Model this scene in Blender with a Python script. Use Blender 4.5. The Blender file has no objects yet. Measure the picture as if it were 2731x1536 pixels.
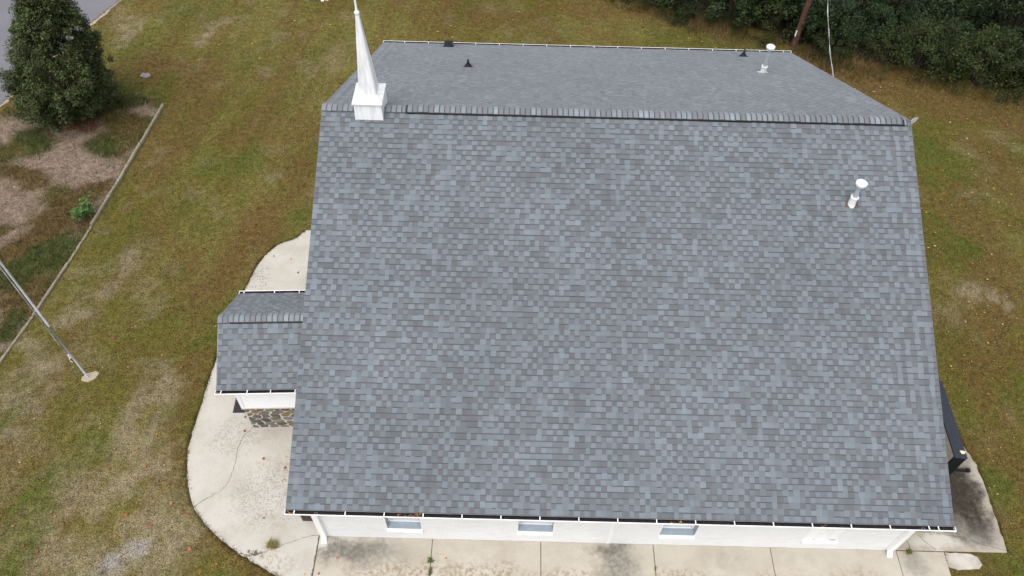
import bpy, math, random
import numpy as np
from mathutils import Matrix, Vector, Euler

S = bpy.context.scene
COL = S.collection
R = math.radians

# ------------------------------------------------------------------ camera
cd = bpy.data.cameras.new('camera')
cam = bpy.data.objects.new('camera', cd); COL.objects.link(cam)
cam.location = (5.1744, -7.2985, 20.08)
cam.rotation_euler = (R(38.7114), R(-0.9162), R(1.1165))
cd.sensor_width = 36.0; cd.lens = 36.0 * 2080 / 2731
cd.clip_start = 0.1; cd.clip_end = 2000
S.camera = cam

# ------------------------------------------------------------------ light: bright overcast
SUN_EL, SUN_AZ = R(66), R(205)       # azimuth clockwise from +Y
w = bpy.data.worlds.new('World'); S.world = w; w.use_nodes = True
nt = w.node_tree; bg = nt.nodes['Background']
sky = nt.nodes.new('ShaderNodeTexSky'); sky.sky_type = 'NISHITA'; sky.sun_disc = False
sky.sun_elevation = SUN_EL; sky.sun_rotation = SUN_AZ
sky.air_density = 1.0; sky.dust_density = 3.0; sky.ozone_density = 1.0
hs = nt.nodes.new('ShaderNodeHueSaturation'); hs.inputs['Saturation'].default_value = 0.30   # cloud layer greys the sky
nt.links.new(sky.outputs[0], hs.inputs['Color']); nt.links.new(hs.outputs[0], bg.inputs[0])
bg.inputs[1].default_value = 0.15
sl = bpy.data.lights.new('sun', 'SUN'); sl.energy = 1.1; sl.angle = R(70); sl.color = (1.0, 0.97, 0.92)
so = bpy.data.objects.new('sun', sl); COL.objects.link(so)
so.rotation_euler = (math.pi/2 - SUN_EL, 0, math.pi - SUN_AZ)
S.view_settings.view_transform = 'Standard'; S.view_settings.look = 'None'
S.view_settings.gamma = 1; S.view_settings.use_curve_mapping = False
S.view_settings.exposure = 0.76

# ------------------------------------------------------------------ dimensions (metres)
W, D, HE, HR = 15.7, 9.395, 2.471, 6.817     # roof length, half depth, eave and ridge height
OX, OY = 0.32, 0.31                          # gable and eave overhang
SL = (HR-HE)/D; TH = math.atan(SL)

# ------------------------------------------------------------------ noise in python (for ground colours)
def vnoise(x, y, seed):
    xi = np.floor(x).astype(np.int64); yi = np.floor(y).astype(np.int64)
    fx = x-xi; fy = y-yi; fx = fx*fx*(3-2*fx); fy = fy*fy*(3-2*fy)
    def h(a, b):
        n = (a*374761393 + b*668265263 + seed*974634777) & 0x7fffffff
        n = ((n ^ (n >> 13))*1274126177) & 0x7fffffff
        return ((n ^ (n >> 16)) & 0xffff)/65535.0
    return (h(xi, yi)*(1-fx)+h(xi+1, yi)*fx)*(1-fy)+(h(xi, yi+1)*(1-fx)+h(xi+1, yi+1)*fx)*fy
def fbm(x, y, s, seed, o=4):
    v = 0; a = .5; t = 0
    for i in range(o):
        v = v+a*vnoise(x*s, y*s, seed+i*17); t += a; a *= .55; s *= 2.1
    return v/t

# ------------------------------------------------------------------ mesh building
WM = {}
def wm(o): return WM.get(o.name, Matrix.Identity(4))
class MB:
    """collects faces (with an optional colour each) and becomes ONE mesh object"""
    def __init__(s): s.v = []; s.f = []; s.c = []
    def face(s, pts, c=(1, 1, 1)):
        i = len(s.v); s.v += [tuple(p) for p in pts]; s.f.append(tuple(range(i, i+len(pts)))); s.c.append(c)
    def poly(s, vs, fs, c=(1, 1, 1)):
        i = len(s.v); s.v += [tuple(p) for p in vs]
        for f in fs: s.f.append(tuple(i+k for k in f)); s.c.append(c)
    def box(s, a, b, c=(1, 1, 1), M=None):
        (x0, y0, z0), (x1, y1, z1) = a, b
        vs = [(x0, y0, z0), (x1, y0, z0), (x1, y1, z0), (x0, y1, z0), (x0, y0, z1), (x1, y0, z1), (x1, y1, z1), (x0, y1, z1)]
        if M is not None: vs = [M @ Vector(p) for p in vs]
        s.poly(vs, [(3, 2, 1, 0), (4, 5, 6, 7), (0, 1, 5, 4), (1, 2, 6, 5), (2, 3, 7, 6), (3, 0, 4, 7)], c)
    def tube(s, path, rad, n=12, c=(1, 1, 1), cap=True):
        path = [Vector(p) for p in path]; rings = []
        if not isinstance(rad, (list, tuple)): rad = [rad]*len(path)
        up = Vector((0, 0, 1)) if abs((path[-1]-path[0]).normalized().z) < .9 else Vector((0, 1, 0))
        for i, p in enumerate(path):
            t = (path[min(i+1, len(path)-1)]-path[max(i-1, 0)]).normalized()
            a = t.cross(up).normalized(); b = a.cross(t)
            rings.append([p+rad[i]*(math.cos(2*math.pi*k/n)*a+math.sin(2*math.pi*k/n)*b) for k in range(n)])
        i0 = len(s.v); s.v += [tuple(q) for r in rings for q in r]
        for i in range(len(rings)-1):
            for k in range(n):
                s.f.append((i0+i*n+k, i0+i*n+(k+1) % n, i0+(i+1)*n+(k+1) % n, i0+(i+1)*n+k)); s.c.append(c)
        if cap:
            s.f.append(tuple(i0+k for k in range(n))); s.c.append(c)
            s.f.append(tuple(i0+(len(rings)-1)*n+n-1-k for k in range(n))); s.c.append(c)
    def prism(s, pts, z0, z1, c=(1, 1, 1), bev=0.0):
        n = len(pts); cx = sum(p[0] for p in pts)/n; cy = sum(p[1] for p in pts)/n
        vs = [(p[0], p[1], z0) for p in pts]+[(p[0], p[1], z1-bev) for p in pts]
        fs = [tuple(range(n-1, -1, -1))]+[(k, (k+1) % n, n+(k+1) % n, n+k) for k in range(n)]
        if bev:
            for p in pts:
                d = math.hypot(p[0]-cx, p[1]-cy) or 1; t = max(0, 1-bev*1.2/d); vs.append((cx+(p[0]-cx)*t, cy+(p[1]-cy)*t, z1))
            fs += [(n+k, n+(k+1) % n, 2*n+(k+1) % n, 2*n+k) for k in range(n)]; fs.append(tuple(2*n+k for k in range(n)))
        else: fs.append(tuple(n+k for k in range(n)))
        s.poly(vs, fs, c)
    def mesh(s, name, origin=(0, 0, 0), smooth=False):
        m = bpy.data.meshes.new(name)
        o = Vector(origin)
        m.from_pydata([(p[0]-o.x, p[1]-o.y, p[2]-o.z) for p in s.v], [], s.f)
        at = m.color_attributes.new('tint', 'FLOAT_COLOR', 'CORNER')
        cs = np.ones((len(m.loops), 4), np.float32); k = 0
        for f, c in zip(s.f, s.c): cs[k:k+len(f), :3] = c; k += len(f)
        at.data.foreach_set('color', cs.ravel())
        if smooth: m.polygons.foreach_set('use_smooth', [True]*len(m.polygons))
        m.update(); return m

def link(name, me, mat=None, parent=None, M=None):
    if mat is not None and me is not None and not me.materials: me.materials.append(mat)
    o = bpy.data.objects.new(name, me); COL.objects.link(o)
    M = M or Matrix.Identity(4); WM[o.name] = M
    if parent is not None:
        o.parent = parent; o.matrix_parent_inverse = wm(parent).inverted(); o.matrix_basis = M
    else: o.matrix_basis = M
    return o
def build(mb, name, mat, parent=None, origin=None, smooth=False):
    origin = Vector(origin) if origin is not None else Vector((0, 0, 0))
    return link(name, mb.mesh(name, origin, smooth), mat, parent, Matrix.Translation(origin))
def tag(o, label=None, cat=None, group=None, kind=None):
    if label: o['label'] = label
    if cat: o['category'] = cat
    if group: o['group'] = group
    if kind: o['kind'] = kind
    return o
def empty(name, loc): return link(name, None, None, None, Matrix.Translation(Vector(loc)))

# ------------------------------------------------------------------ materials
def L(h): return tuple(((int(h[i:i+2], 16)/255+.055)/1.055)**2.4 if int(h[i:i+2], 16) > 10 else int(h[i:i+2], 16)/255/12.92 for i in (0, 2, 4))
class NT:
    def __init__(s, name):
        s.m = bpy.data.materials.new(name); s.m.use_nodes = True; s.t = s.m.node_tree
        s.b = s.t.nodes['Principled BSDF']
        s.pos = s.t.nodes.new('ShaderNodeNewGeometry').outputs['Position']
    def put(s, sock, v):
        if isinstance(v, bpy.types.NodeSocket): s.t.links.new(v, sock)
        elif hasattr(sock.default_value, '__len__') and isinstance(v, (tuple, list)):
            sock.default_value = tuple(v)+(1,)*(len(sock.default_value)-len(v))
        else: sock.default_value = v
    def obj(s): return s.t.nodes.new('ShaderNodeTexCoord').outputs['Object']
    def attr(s, n='tint'):
        a = s.t.nodes.new('ShaderNodeAttribute'); a.attribute_name = n; return a.outputs['Color']
    def noise(s, scale, detail=3, rough=.55, vec=None, stretch=None, out='Fac'):
        v = vec or s.pos
        if stretch:
            mp = s.t.nodes.new('ShaderNodeMapping'); s.put(mp.inputs[0], v); mp.inputs['Scale'].default_value = stretch; v = mp.outputs[0]
        n = s.t.nodes.new('ShaderNodeTexNoise'); s.put(n.inputs['Vector'], v)
        n.inputs['Scale'].default_value = scale; n.inputs['Detail'].default_value = detail; n.inputs['Roughness'].default_value = rough
        return n.outputs[out]
    def voro(s, scale, vec=None, feature='F1', out='Distance', rnd=1.0):
        n = s.t.nodes.new('ShaderNodeTexVoronoi'); n.feature = feature; s.put(n.inputs['Vector'], vec or s.pos)
        n.inputs['Scale'].default_value = scale; n.inputs['Randomness'].default_value = rnd; return n.outputs[out]
    def ramp(s, v, a, b, c0=0.0, c1=1.0):
        n = s.t.nodes.new('ShaderNodeMapRange'); n.interpolation_type = 'SMOOTHSTEP'
        s.put(n.inputs[0], v); n.inputs[1].default_value = a; n.inputs[2].default_value = b; n.inputs[3].default_value = c0; n.inputs[4].default_value = c1
        return n.outputs[0]
    def math(s, op, a, b=0.0, clamp=False):
        n = s.t.nodes.new('ShaderNodeMath'); n.operation = op; n.use_clamp = clamp; s.put(n.inputs[0], a); s.put(n.inputs[1], b); return n.outputs[0]
    def mix(s, f, a, b, mode='MIX'):
        n = s.t.nodes.new('ShaderNodeMix'); n.data_type = 'RGBA'; n.blend_type = mode
        s.put(n.inputs[0], f); s.put(n.inputs[6], a); s.put(n.inputs[7], b); return n.outputs[2]
    def gray(s, v):
        n = s.t.nodes.new('ShaderNodeCombineColor')
        for i in range(3): s.put(n.inputs[i], v)
        return n.outputs[0]
    def bump(s, h, dist, strength=1.0):
        n = s.t.nodes.new('ShaderNodeBump'); s.put(n.inputs['Height'], h); n.inputs['Distance'].default_value = dist; n.inputs['Strength'].default_value = strength
        s.t.links.new(n.outputs[0], s.b.inputs['Normal'])
    def blob(s, cx, cy, rx, ry, ang=0, vec=None, soft=.5):
        mp = s.t.nodes.new('ShaderNodeMapping'); mp.vector_type = 'TEXTURE'
        s.put(mp.inputs[0], vec or s.pos); mp.inputs['Location'].default_value = (cx, cy, 0); mp.inputs['Rotation'].default_value = (0, 0, R(ang)); mp.inputs['Scale'].default_value = (rx, ry, 1e4)
        n = s.t.nodes.new('ShaderNodeVectorMath'); n.operation = 'LENGTH'; s.put(n.inputs[0], mp.outputs[0])
        return s.ramp(n.outputs['Value'], 1-soft, 1+soft, 1.0, 0.0)
    def end(s, col, rough=.8, spec=.3, metal=0):
        s.put(s.b.inputs['Base Color'], col); s.put(s.b.inputs['Roughness'], rough)
        s.b.inputs['Specular IOR Level'].default_value = spec; s.b.inputs['Metallic'].default_value = metal
        return s.m
def plain(name, col, rough=.6, var=.12, scale=6, spec=.3, metal=0, bump=0):
    n = NT(name); v = n.ramp(n.noise(scale, 4), .3, .7, 1-var, 1+var)
    if bump: n.bump(n.noise(scale*8, 3), bump)
    return n.end(n.mix(1.0, col, n.gray(v), 'MULTIPLY'), rough, spec, metal)

def mat_shingle():
    n = NT('asphalt_shingle'); t = n.attr()
    g = n.ramp(n.noise(220, 2, .7), .3, .7, .74, 1.26)
    c = n.mix(1.0, n.mix(1.0, t, (.68, .70, .72), 'MULTIPLY'), n.gray(g), 'MULTIPLY')
    big = n.math('MULTIPLY', n.ramp(n.noise(.35, 4), .3, .7, .93, 1.07), n.ramp(n.noise(1.6, 4, .6, stretch=(2.5, .5, .5)), .3, .75, .95, 1.06))
    c = n.mix(1.0, c, n.gray(big), 'MULTIPLY')
    n.bump(n.noise(300, 2, .8), .004, .6)
    n.b.inputs['Sheen Weight'].default_value = .15; n.b.inputs['Sheen Roughness'].default_value = .5
    return n.end(c, .75, .45)
def mat_white(name='white_paint', col=(.80, .80, .79), streak=.10, rough=.55):
    n = NT(name)
    v = n.ramp(n.noise(3.5, 4, .6, stretch=(3.0, 3.0, .35)), .35, .75, 1.0, 1-streak)
    sp = n.ramp(n.noise(40, 2), .62, .75, 1.0, 1-streak*.7)
    return n.end(n.mix(1.0, n.mix(1.0, col, n.gray(v), 'MULTIPLY'), n.gray(sp), 'MULTIPLY'), rough, .3)
def mat_brick_white():
    n = NT('white_painted_brick')
    mp = n.t.nodes.new('ShaderNodeMapping'); n.put(mp.inputs[0], n.pos); mp.inputs['Rotation'].default_value = (R(90), 0, 0)
    br = n.t.nodes.new('ShaderNodeTexBrick'); n.put(br.inputs['Vector'], mp.outputs[0])
    br.inputs['Scale'].default_value = 1.0; br.inputs['Brick Width'].default_value = .205; br.inputs['Row Height'].default_value = .068
    br.inputs['Mortar Size'].default_value = .005; br.inputs['Mortar Smooth'].default_value = .5
    br.inputs['Color1'].default_value = (1, 1, 1, 1); br.inputs['Color2'].default_value = (.94, .94, .94, 1); br.inputs['Mortar'].default_value = (.84, .85, .86, 1)
    v = n.ramp(n.noise(2.2, 4, .6, stretch=(1, 1, 2.2)), .3, .75, 1.0, .93)
    n.bump(br.outputs['Fac'], -.004, .7)
    return n.end(n.mix(1.0, n.mix(1.0, (.80, .80, .80), br.outputs['Color'], 'MULTIPLY'), n.gray(v), 'MULTIPLY'), .6, .3)
def mat_lawn():
    n = NT('lawn_turf'); t = n.attr()
    f = n.ramp(n.noise(24, 5, .75), .32, .70, .40, 1.62)
    f2 = n.ramp(n.noise(5, 4, .65), .3, .7, .78, 1.25)
    c = n.mix(1.0, t, n.gray(f), 'MULTIPLY'); c = n.mix(1.0, c, n.gray(f2), 'MULTIPLY')
    st = n.ramp(n.voro(30), .0, .12, 1, 0); st = n.math('MULTIPLY', st, n.ramp(n.noise(9, 2), .5, .7))
    c = n.mix(n.math('MULTIPLY', st, .5), c, (.17, .13, .07))
    n.bump(n.noise(45, 3, .7), .03, .8)
    return n.end(c, .95, .1)
def mat_tint(name, rough=.7, spec=.2, trans=0.0, noise=None):
    n = NT(name); t = n.attr()
    if noise: t = n.mix(1.0, t, n.gray(n.ramp(n.noise(noise, 3), .3, .7, .75, 1.25)), 'MULTIPLY')
    m = n.end(t, rough, spec)
    if trans:
        tr = n.t.nodes.new('ShaderNodeBsdfTranslucent'); n.put(tr.inputs[0], t)
        mx = n.t.nodes.new('ShaderNodeMixShader'); mx.inputs[0].default_value = trans
        n.t.links.new(n.b.outputs[0], mx.inputs[1]); n.t.links.new(tr.outputs[0], mx.inputs[2])
        n.t.links.new(mx.outputs[0], n.t.nodes['Material Output'].inputs[0])
    return m
def mat_concrete(name, base, stains, dark=(.10, .095, .085), pits=1.0):
    """stains: (cx, cy, rx, ry, angle, strength, style)"""
    n = NT(name)
    wv = n.t.nodes.new('ShaderNodeVectorMath'); wv.operation = 'MULTIPLY_ADD'
    n.put(wv.inputs[0], n.noise(2.2, 4, .65, out='Color')); wv.inputs[1].default_value = (.9, .9, 0); 
    sub = n.t.nodes.new('ShaderNodeVectorMath'); sub.operation = 'SUBTRACT'; n.put(sub.inputs[0], n.pos); sub.inputs[1].default_value = (.45, .45, 0)
    n.put(wv.inputs[2], sub.outputs[0]); wp = wv.outputs[0]
    c = n.mix(n.ramp(n.noise(1.1, 4, .6), .35, .7), base, tuple(b*k for b, k in zip(base, (.86, .84, .80))))
    c = n.mix(n.ramp(n.noise(14, 5, .7), .45, .8, 0, .35), c, tuple(b*.72 for b in base))
    c = n.mix(n.ramp(n.noise(5, 4, .7), .56, .8, 0, .4), c, tuple(min(1, b*1.22) for b in base))
    pit = n.ramp(n.noise(38, 3, .75), .60, .70)
    pmask = n.ramp(n.noise(.8, 3, .6), .42, .62, .12, .9*pits)
    c = n.mix(n.math('MULTIPLY', pit, pmask), c, tuple(b*.42 for b in base))
    for (cx, cy, rx, ry, an, stg, style) in stains:
        b = n.blob(cx, cy, rx, ry, an, wp, .35 if style == 'moss' else .6)
        if style == 'soot': c = n.mix(n.math('MULTIPLY', b, n.ramp(n.noise(9, 5, .7), .25, .7, stg*.45, stg)), c, dark)
        elif style == 'pit': c = n.mix(n.math('MULTIPLY', b, n.ramp(n.noise(26, 4, .75), .50, .60, 0, stg)), c, dark)
        elif style == 'tan': c = n.mix(n.math('MULTIPLY', b, n.ramp(n.noise(9, 5, .75), .48, .55, 0, stg)), c, (.25, .20, .14))
        elif style == 'white': c = n.mix(n.math('MULTIPLY', b, stg), c, (.60, .57, .52))
        else: c = n.mix(n.math('MULTIPLY', b, n.ramp(n.noise(7, 5, .7), .3, .65, .7*stg, stg)), c, (.030, .025, .018))
    n.bump(n.noise(60, 4, .7), .004, .5)
    return n.end(c, .9, .2)

M = {}
M['shingle'] = mat_shingle()
M['white'] = mat_white()
M['steeple'] = mat_white('steeple_white', (.80, .81, .82), .24, .45)
M['brick'] = mat_brick_white()
M['siding'] = mat_white('vinyl_siding', (.82, .82, .82), .05, .4)
M['gutter'] = mat_white('gutter_white', (.84, .84, .84), .06, .35)
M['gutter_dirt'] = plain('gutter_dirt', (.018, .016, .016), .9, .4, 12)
M['vent_white'] = mat_white('vent_paint', (.72, .73, .73), .22, .5)
M['black'] = plain('black_plastic', (.010, .010, .011), .5, .2, 10)
M['rubber'] = plain('black_rubber_boot', (.009, .010, .013), .45, .2, 30, .4)
M['galv'] = plain('galvanised_pipe', (.44, .48, .50), .45, .12, 15, .5, .35)
M['rust'] = plain('rusty_flashing', (.10, .066, .056), .85, .4, 25)
M['alum'] = plain('dull_aluminium', (.42, .44, .46), .4, .10, 8, .5, .3)
M['window_shade_grey'] = plain('shaded_window_recess', (.27, .315, .355), .55, .08, 8)  # shade on the recessed sills and jambs is put into this grey-blue
M['glass'] = plain('milky_window_glass', (.62, .66, .70), .18, .05, 3, .6)
M['stone'] = mat_tint('field_stone', .85, .25, 0, 25)
M['mortar'] = plain('pale_mortar', (.50, .455, .395), .9, .12, 20, bump=.003)
M['mat'] = plain('charcoal_doormat', (.035, .032, .036), .95, .3, 60, bump=.004)
M['brown'] = plain('brown_painted_wood', (.055, .036, .030), .7, .2, 9)
M['lawn'] = mat_lawn()
M['blade'] = mat_tint('grass_blade', .8, .15, .25)
M['leaf'] = mat_tint('green_leaf', .55, .3, .25)
M['dry_leaf'] = mat_tint('dry_leaf', .8, .15, .1)
M['bark'] = plain('bark', (.07, .05, .04), .95, .35, 14, bump=.01)
M['pole_wood'] = plain('creosoted_pole', (.055, .024, .017), .9, .35, 7, bump=.004)
n_ = NT('weathered_timber')
M['timber'] = n_.end(n_.mix(n_.ramp(n_.noise(9, 5, .7, n_.obj(), (8, 1, 8)), .35, .7), (.30, .27, .20), (.13, .11, .075)), .9, .15)
n_ = NT('asphalt_road')
M['asphalt'] = n_.end(n_.mix(n_.ramp(n_.noise(90, 3, .8), .3, .7), n_.mix(n_.ramp(n_.noise(.5, 3), .3, .7), (.165, .16, .175), (.20, .195, .21)), (.11, .107, .12)), .9, .25)
M['gravel'] = plain('pale_roadside_grit', (.32, .27, .20), .95, .45, 30, bump=.01)
M['floor'] = plain('forest_floor_litter', (.035, .026, .016), .95, .6, 6, bump=.03)
M['mulch'] = mat_lawn(); M['mulch'].name = 'bed_mulch'
M['crack'] = plain('crack_dirt', (.09, .08, .06), .95, .3, 20)  # even dark brown tone for cracks, slab joints and chipped edges
M['dish'] = plain('grey_dish', (.30, .30, .29), .5, .1, 10, .4)
M['cable'] = plain('pale_cable', (.33, .33, .33), .5, .7, 2)
M['flag'] = plain('matte_pole_grey', (.33, .34, .35), .6, .12, 6, .3)
M['trim'] = plain('grey_drip_edge', (.20, .21, .23), .6, .1)
n_ = NT('dirty_black_sheet')
M['sign_top'] = n_.end(n_.mix(n_.ramp(n_.noise(22, 5, .75), .60, .70), (.018, .021, .030), (.12, .14, .17)), .5, .4)
M['sign_face'] = plain('aged_sign_face', (.33, .30, .26), .6, .15, 10)
M['sign_black'] = plain('black_sign_frame', (.006, .006, .008), .6, .2, 10)

# ================================================================== GROUND
PAD = [(-2.04, 11.13), (-2.3, 10.75), (-2.96, 10.40), (-3.36, 9.62), (-3.54, 8.49), (-3.68, 7.2), (-3.80, 5.83), (-3.80, 4.38), (-3.84, 3.03), (-3.69, 2.11), (-3.29, 1.14), (-2.85, 0.63), (-2.11, 0.05), (-1.21, -0.46), (-0.45, -0.80), (0.29, -1.20)]
BED_EDGE = [(-10.55, 4.2), (-10.25, 5.6), (-9.92, 7.36), (-9.66, 9.58), (-9.49, 11.23), (-9.21, 15.06), (-8.98, 17.72)]
ROADEDGE = [(-17.9, 6.0), (-17.0, 10.5), (-15.43, 17.44), (-14.15, 22.51), (-13.22, 25.26), (-11.8, 29.0), (-10.5, 33)]
WOODS = [(6.0, 29.5), (10.7, 26.3), (13.2, 24.8), (16.9, 23.7), (18.5, 22.0), (21.5, 21.5), (26.2, 20.2), (33, 19.0), (42, 17)]
def interp(poly, t, k):     # poly as function: k=0 gives y from x, k=1 gives x from y
    a = np.array(poly); return np.interp(t, a[:, k], a[:, 1-k])

BLOBS = [('pale',-5.58,-0.78,-3.83,0.08,1.00),('grey',-4.98,-0.86,-4.6,-0.14,0.40),('pale',-5.20,2.06,-5.05,4.89,0.70),('pale',-8.75,2.69,-9.27,4.76,0.70),('pale',-8.61,7.14,-7.30,10.21,0.50),('pale',-9.85,6.18,-8.22,4.79,0.40),
('green',-7.57,0.63,-6.50,2.63,0.60),('green',-7.26,-0.62,-7.05,0.11,0.50),('green',-4.33,6.65,-4.34,7.91,0.40),('green',-2.70,10.92,-2.05,11.90,0.40),('green',-10.29,24.41,-10.16,25.24,0.80),('green',-9.61,18.10,-11.05,18.56,0.60),
('brown',-3.96,9.26,-2.6,14.6,0.65),('brown',-5.1,7.6,-3.4,12.6,.5),('brown',-2.93,15.93,-2.68,17.13,0.50),('brown',-4.1,2.34,-4.2,5.77,0.35),('brown',-2.58,0.1,-1.20,-0.8,0.40),('brown',2.34,24.98,6.00,24.18,1.00),('brown',7.85,25.56,10.63,25.69,0.80),
('pale',-12.12,23.37,-11.98,21.86,0.50),('brown',-11.08,20.18,-9.93,20.22,0.80),('pale',-8.08,23.55,-8.73,22.00,0.35),('green',-4.96,14.71,-6.03,14.23,0.70),('green',12.5,23.6,16.2,22.6,0.80),('brown',17.8,22.6,21.0,19.6,0.60),
('brown',19.44,19.94,25.78,18.0,1.00),('green',20.6,16.62,22.0,15.29,0.90),('green',18.7,2.45,18.9,1.88,0.40),('brown',21.55,10.82,20.2,6.48,0.90),('brown',23.29,16.93,24.66,15.37,0.60),('green',19.6,12.31,21.0,11.19,0.50),('green',17.94,0.22,18.20,-0.19,0.40),
('pale',20.35,9.71,21.32,8.72,0.25),('brown',19.46,4.37,19.09,6.02,0.50)]
COLS = dict(olive=(.103, .088, .0195), olive2=(.130, .112, .033), green=(.072, .083, .0155), brown=(.108, .070, .024), pale=(.205, .168, .105), grey=(.26, .24, .235))
def capsule(x, y, b):
    ax, ay, bx, by, r = b[1:]; dx, dy = bx-ax, by-ay; l2 = dx*dx+dy*dy+1e-9
    t = np.clip(((x-ax)*dx+(y-ay)*dy)/l2, 0, 1); return np.hypot(x-ax-t*dx, y-ay-t*dy)/r
def sstep(v, a, b): t = np.clip((v-a)/(b-a), 0, 1); return t*t*(3-2*t)
def lawn_color(x, y):
    wx = x+1.3*(fbm(x, y, .9, 5)-.5); wy = y+1.3*(fbm(x, y, .9, 9)-.5)
    c = np.empty(x.shape+(3,)); c[:] = COLS['olive']
    def lay(name, m): c[:] = c+(np.array(COLS[name])-c)*np.clip(m, 0, 1)[..., None]
    lay('olive2', sstep(fbm(x, y, .35, 31), .42, .62)*.8)
    lay('green', sstep(fbm(x*1.1, y*.8, .7, 11), .48, .70)*.6)
    lay('brown', sstep(fbm(x*1.2+y*.2, y*.7, .8, 23), .48, .72)*.6)
    lay('green', sstep(fbm(x, y, 2.4, 13), .55, .75)*.4); lay('brown', sstep(fbm(x, y, 2.8, 27), .55, .75)*.4)
    lay('olive2', sstep(fbm(x*2.0-y*.36, y*.16, .9, 51), .5, .66)*.55*(x < 3)); lay('brown', sstep(fbm(x*1.7-y*.31, y*.13, .9, 53), .52, .70)*.6*(x < 3))
    lay('brown', sstep(fbm(x*.5+y*.9, y*.5-x*.3, .6, 57), .46, .66)*.55*(x > 15))
    lay('pale', sstep(fbm(x, y, 1.1, 37), .56, .78)*.34)
    lay('pale', (1-sstep(np.hypot((wx+5.6)/3.2, (wy-.6)/3.4), .35, 1.15))*.58*sstep(fbm(x, y, 1.9, 59), .34, .6))
    for b in BLOBS:
        m = 1-sstep(capsule(wx, wy, b), .45, 1.5)
        if b[0] in ('pale', 'grey'): m = m*(.25+.95*sstep(fbm(x, y, 2.6, 41), .36, .62))*.62
        else: m = m*(.35+.65*sstep(fbm(x, y, 1.6, 43), .3, .6))*.85
        lay(b[0], m)
    # litter brown close to the wood, fresh green rim beside the pad
    dw = np.interp(x, [p[0] for p in WOODS], [p[1] for p in WOODS])-y
    lay('brown', (1-sstep(dw+1.6*(fbm(x, y, .8, 61)-.5), .2, 3.0))*.62*(x > 7))
    c *= (.92+.28*fbm(x, y, .22, 71))[..., None]
    return c

# lawn sheet: fine in the middle, large flat quads to the horizon
def sheet(name, xs, ys, z, colfn, mat, outer=None):
    X, Y = np.meshgrid(xs, ys); nx, ny = len(xs), len(ys)
    Z = z+.03*(fbm(X, Y, .25, 3)-.5)*0
    v = np.stack([X, Y, Z+0*X], -1).reshape(-1, 3)
    i = np.arange(nx*ny).reshape(ny, nx)
    f = np.stack([i[:-1, :-1], i[:-1, 1:], i[1:, 1:], i[1:, :-1]], -1).reshape(-1, 4)
    cc = colfn(X, Y).reshape(-1, 3)
    if outer:
        x0, x1, y0, y1 = xs[0], xs[-1], ys[0], ys[-1]; o = outer
        ex = np.array([(-o, -o, z), (o, -o, z), (o, o, z), (-o, o, z), (x0, y0, z), (x1, y0, z), (x1, y1, z), (x0, y1, z)], float)
        k = len(v); v = np.vstack([v, ex]); f = np.vstack([f, [[k, k+1, k+5, k+4], [k+1, k+2, k+6, k+5], [k+2, k+3, k+7, k+6], [k+3, k, k+4, k+7]]])
        cc = np.vstack([cc, np.tile(cc.mean(0), (8, 1))])
    me = bpy.data.meshes.new(name); me.from_pydata(v.tolist(), [], f.tolist())
    at = me.color_attributes.new('tint', 'FLOAT_COLOR', 'POINT')
    at.data.foreach_set('color', np.hstack([cc, np.ones((len(cc), 1))]).astype(np.float32).ravel()); me.update()
    return link(name, me, mat)
lawn = tag(sheet('lawn', np.arange(-26, 38.01, .2), np.arange(-8, 36.01, .2), 0.0, lawn_color, M['lawn'], 500), kind='structure')

# grass blades: one mass of short blades over the lawn that can be seen
def blades(name, px, py, h0, h1, wd, colfn, seed, per=2, spread=.02, mat='blade', lean=.8):
    rng = np.random.default_rng(seed); n = len(px)
    px = np.repeat(px, per)+rng.normal(0, spread, n*per); py = np.repeat(py, per)+rng.normal(0, spread, n*per); n *= per
    a = rng.uniform(0, 2*np.pi, n); h = rng.uniform(h0, h1, n); ln = h*rng.uniform(.2, lean, n); b = rng.uniform(0, 2*np.pi, n)
    ww = wd*rng.uniform(.6, 1.3, n)
    v = np.empty((n, 3, 3)); v[:, 0] = np.stack([px-np.cos(a)*ww, py-np.sin(a)*ww, 0*px], -1); v[:, 1] = np.stack([px+np.cos(a)*ww, py+np.sin(a)*ww, 0*px], -1)
    v[:, 2] = np.stack([px+np.cos(b)*ln, py+np.sin(b)*ln, h], -1)
    c = colfn(px, py)*(rng.uniform(.62, 1.45, n)*(.55+.9*fbm(px, py, 7, 88, 3)))[:, None]
    c *= rng.normal(1, .06, (n, 3))
    me = bpy.data.meshes.new(name); me.vertices.add(3*n); me.vertices.foreach_set('co', v.astype(np.float32).ravel())
    me.loops.add(3*n); me.loops.foreach_set('vertex_index', np.arange(3*n, dtype=np.int32))
    me.polygons.add(n); me.polygons.foreach_set('loop_start', np.arange(0, 3*n, 3, dtype=np.int32))
    at = me.color_attributes.new('tint', 'FLOAT_COLOR', 'POINT')
    at.data.foreach_set('color', np.repeat(np.hstack([np.clip(c, .003, 1), np.ones((n, 1))]), 3, 0).astype(np.float32).ravel())
    me.update(); me.validate(); return link(name, me, M[mat])
def inpoly(x, y, poly):
    r = np.zeros(x.shape, bool); j = len(poly)-1
    for i in range(len(poly)):
        (xi, yi), (xj, yj) = poly[i], poly[j]
        if yi != yj: r ^= ((yi > y) != (yj > y)) & (x < (xj-xi)*(y-yi)/(yj-yi)+xi)
        j = i
    return r
PADP = PAD+[(0.4, -2), (0.4, 11.13)]
SIDE = [(15.2, 8.2), (17.75, 8.2), (18.0, 5.6), (18.13, 4.38), (18.2, 3.52), (18.30, 3.1), (18.38, 2.8), (18.37, 1.93), (18.35, 1.08), (18.30, .32), (15.36, .32)]
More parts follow.
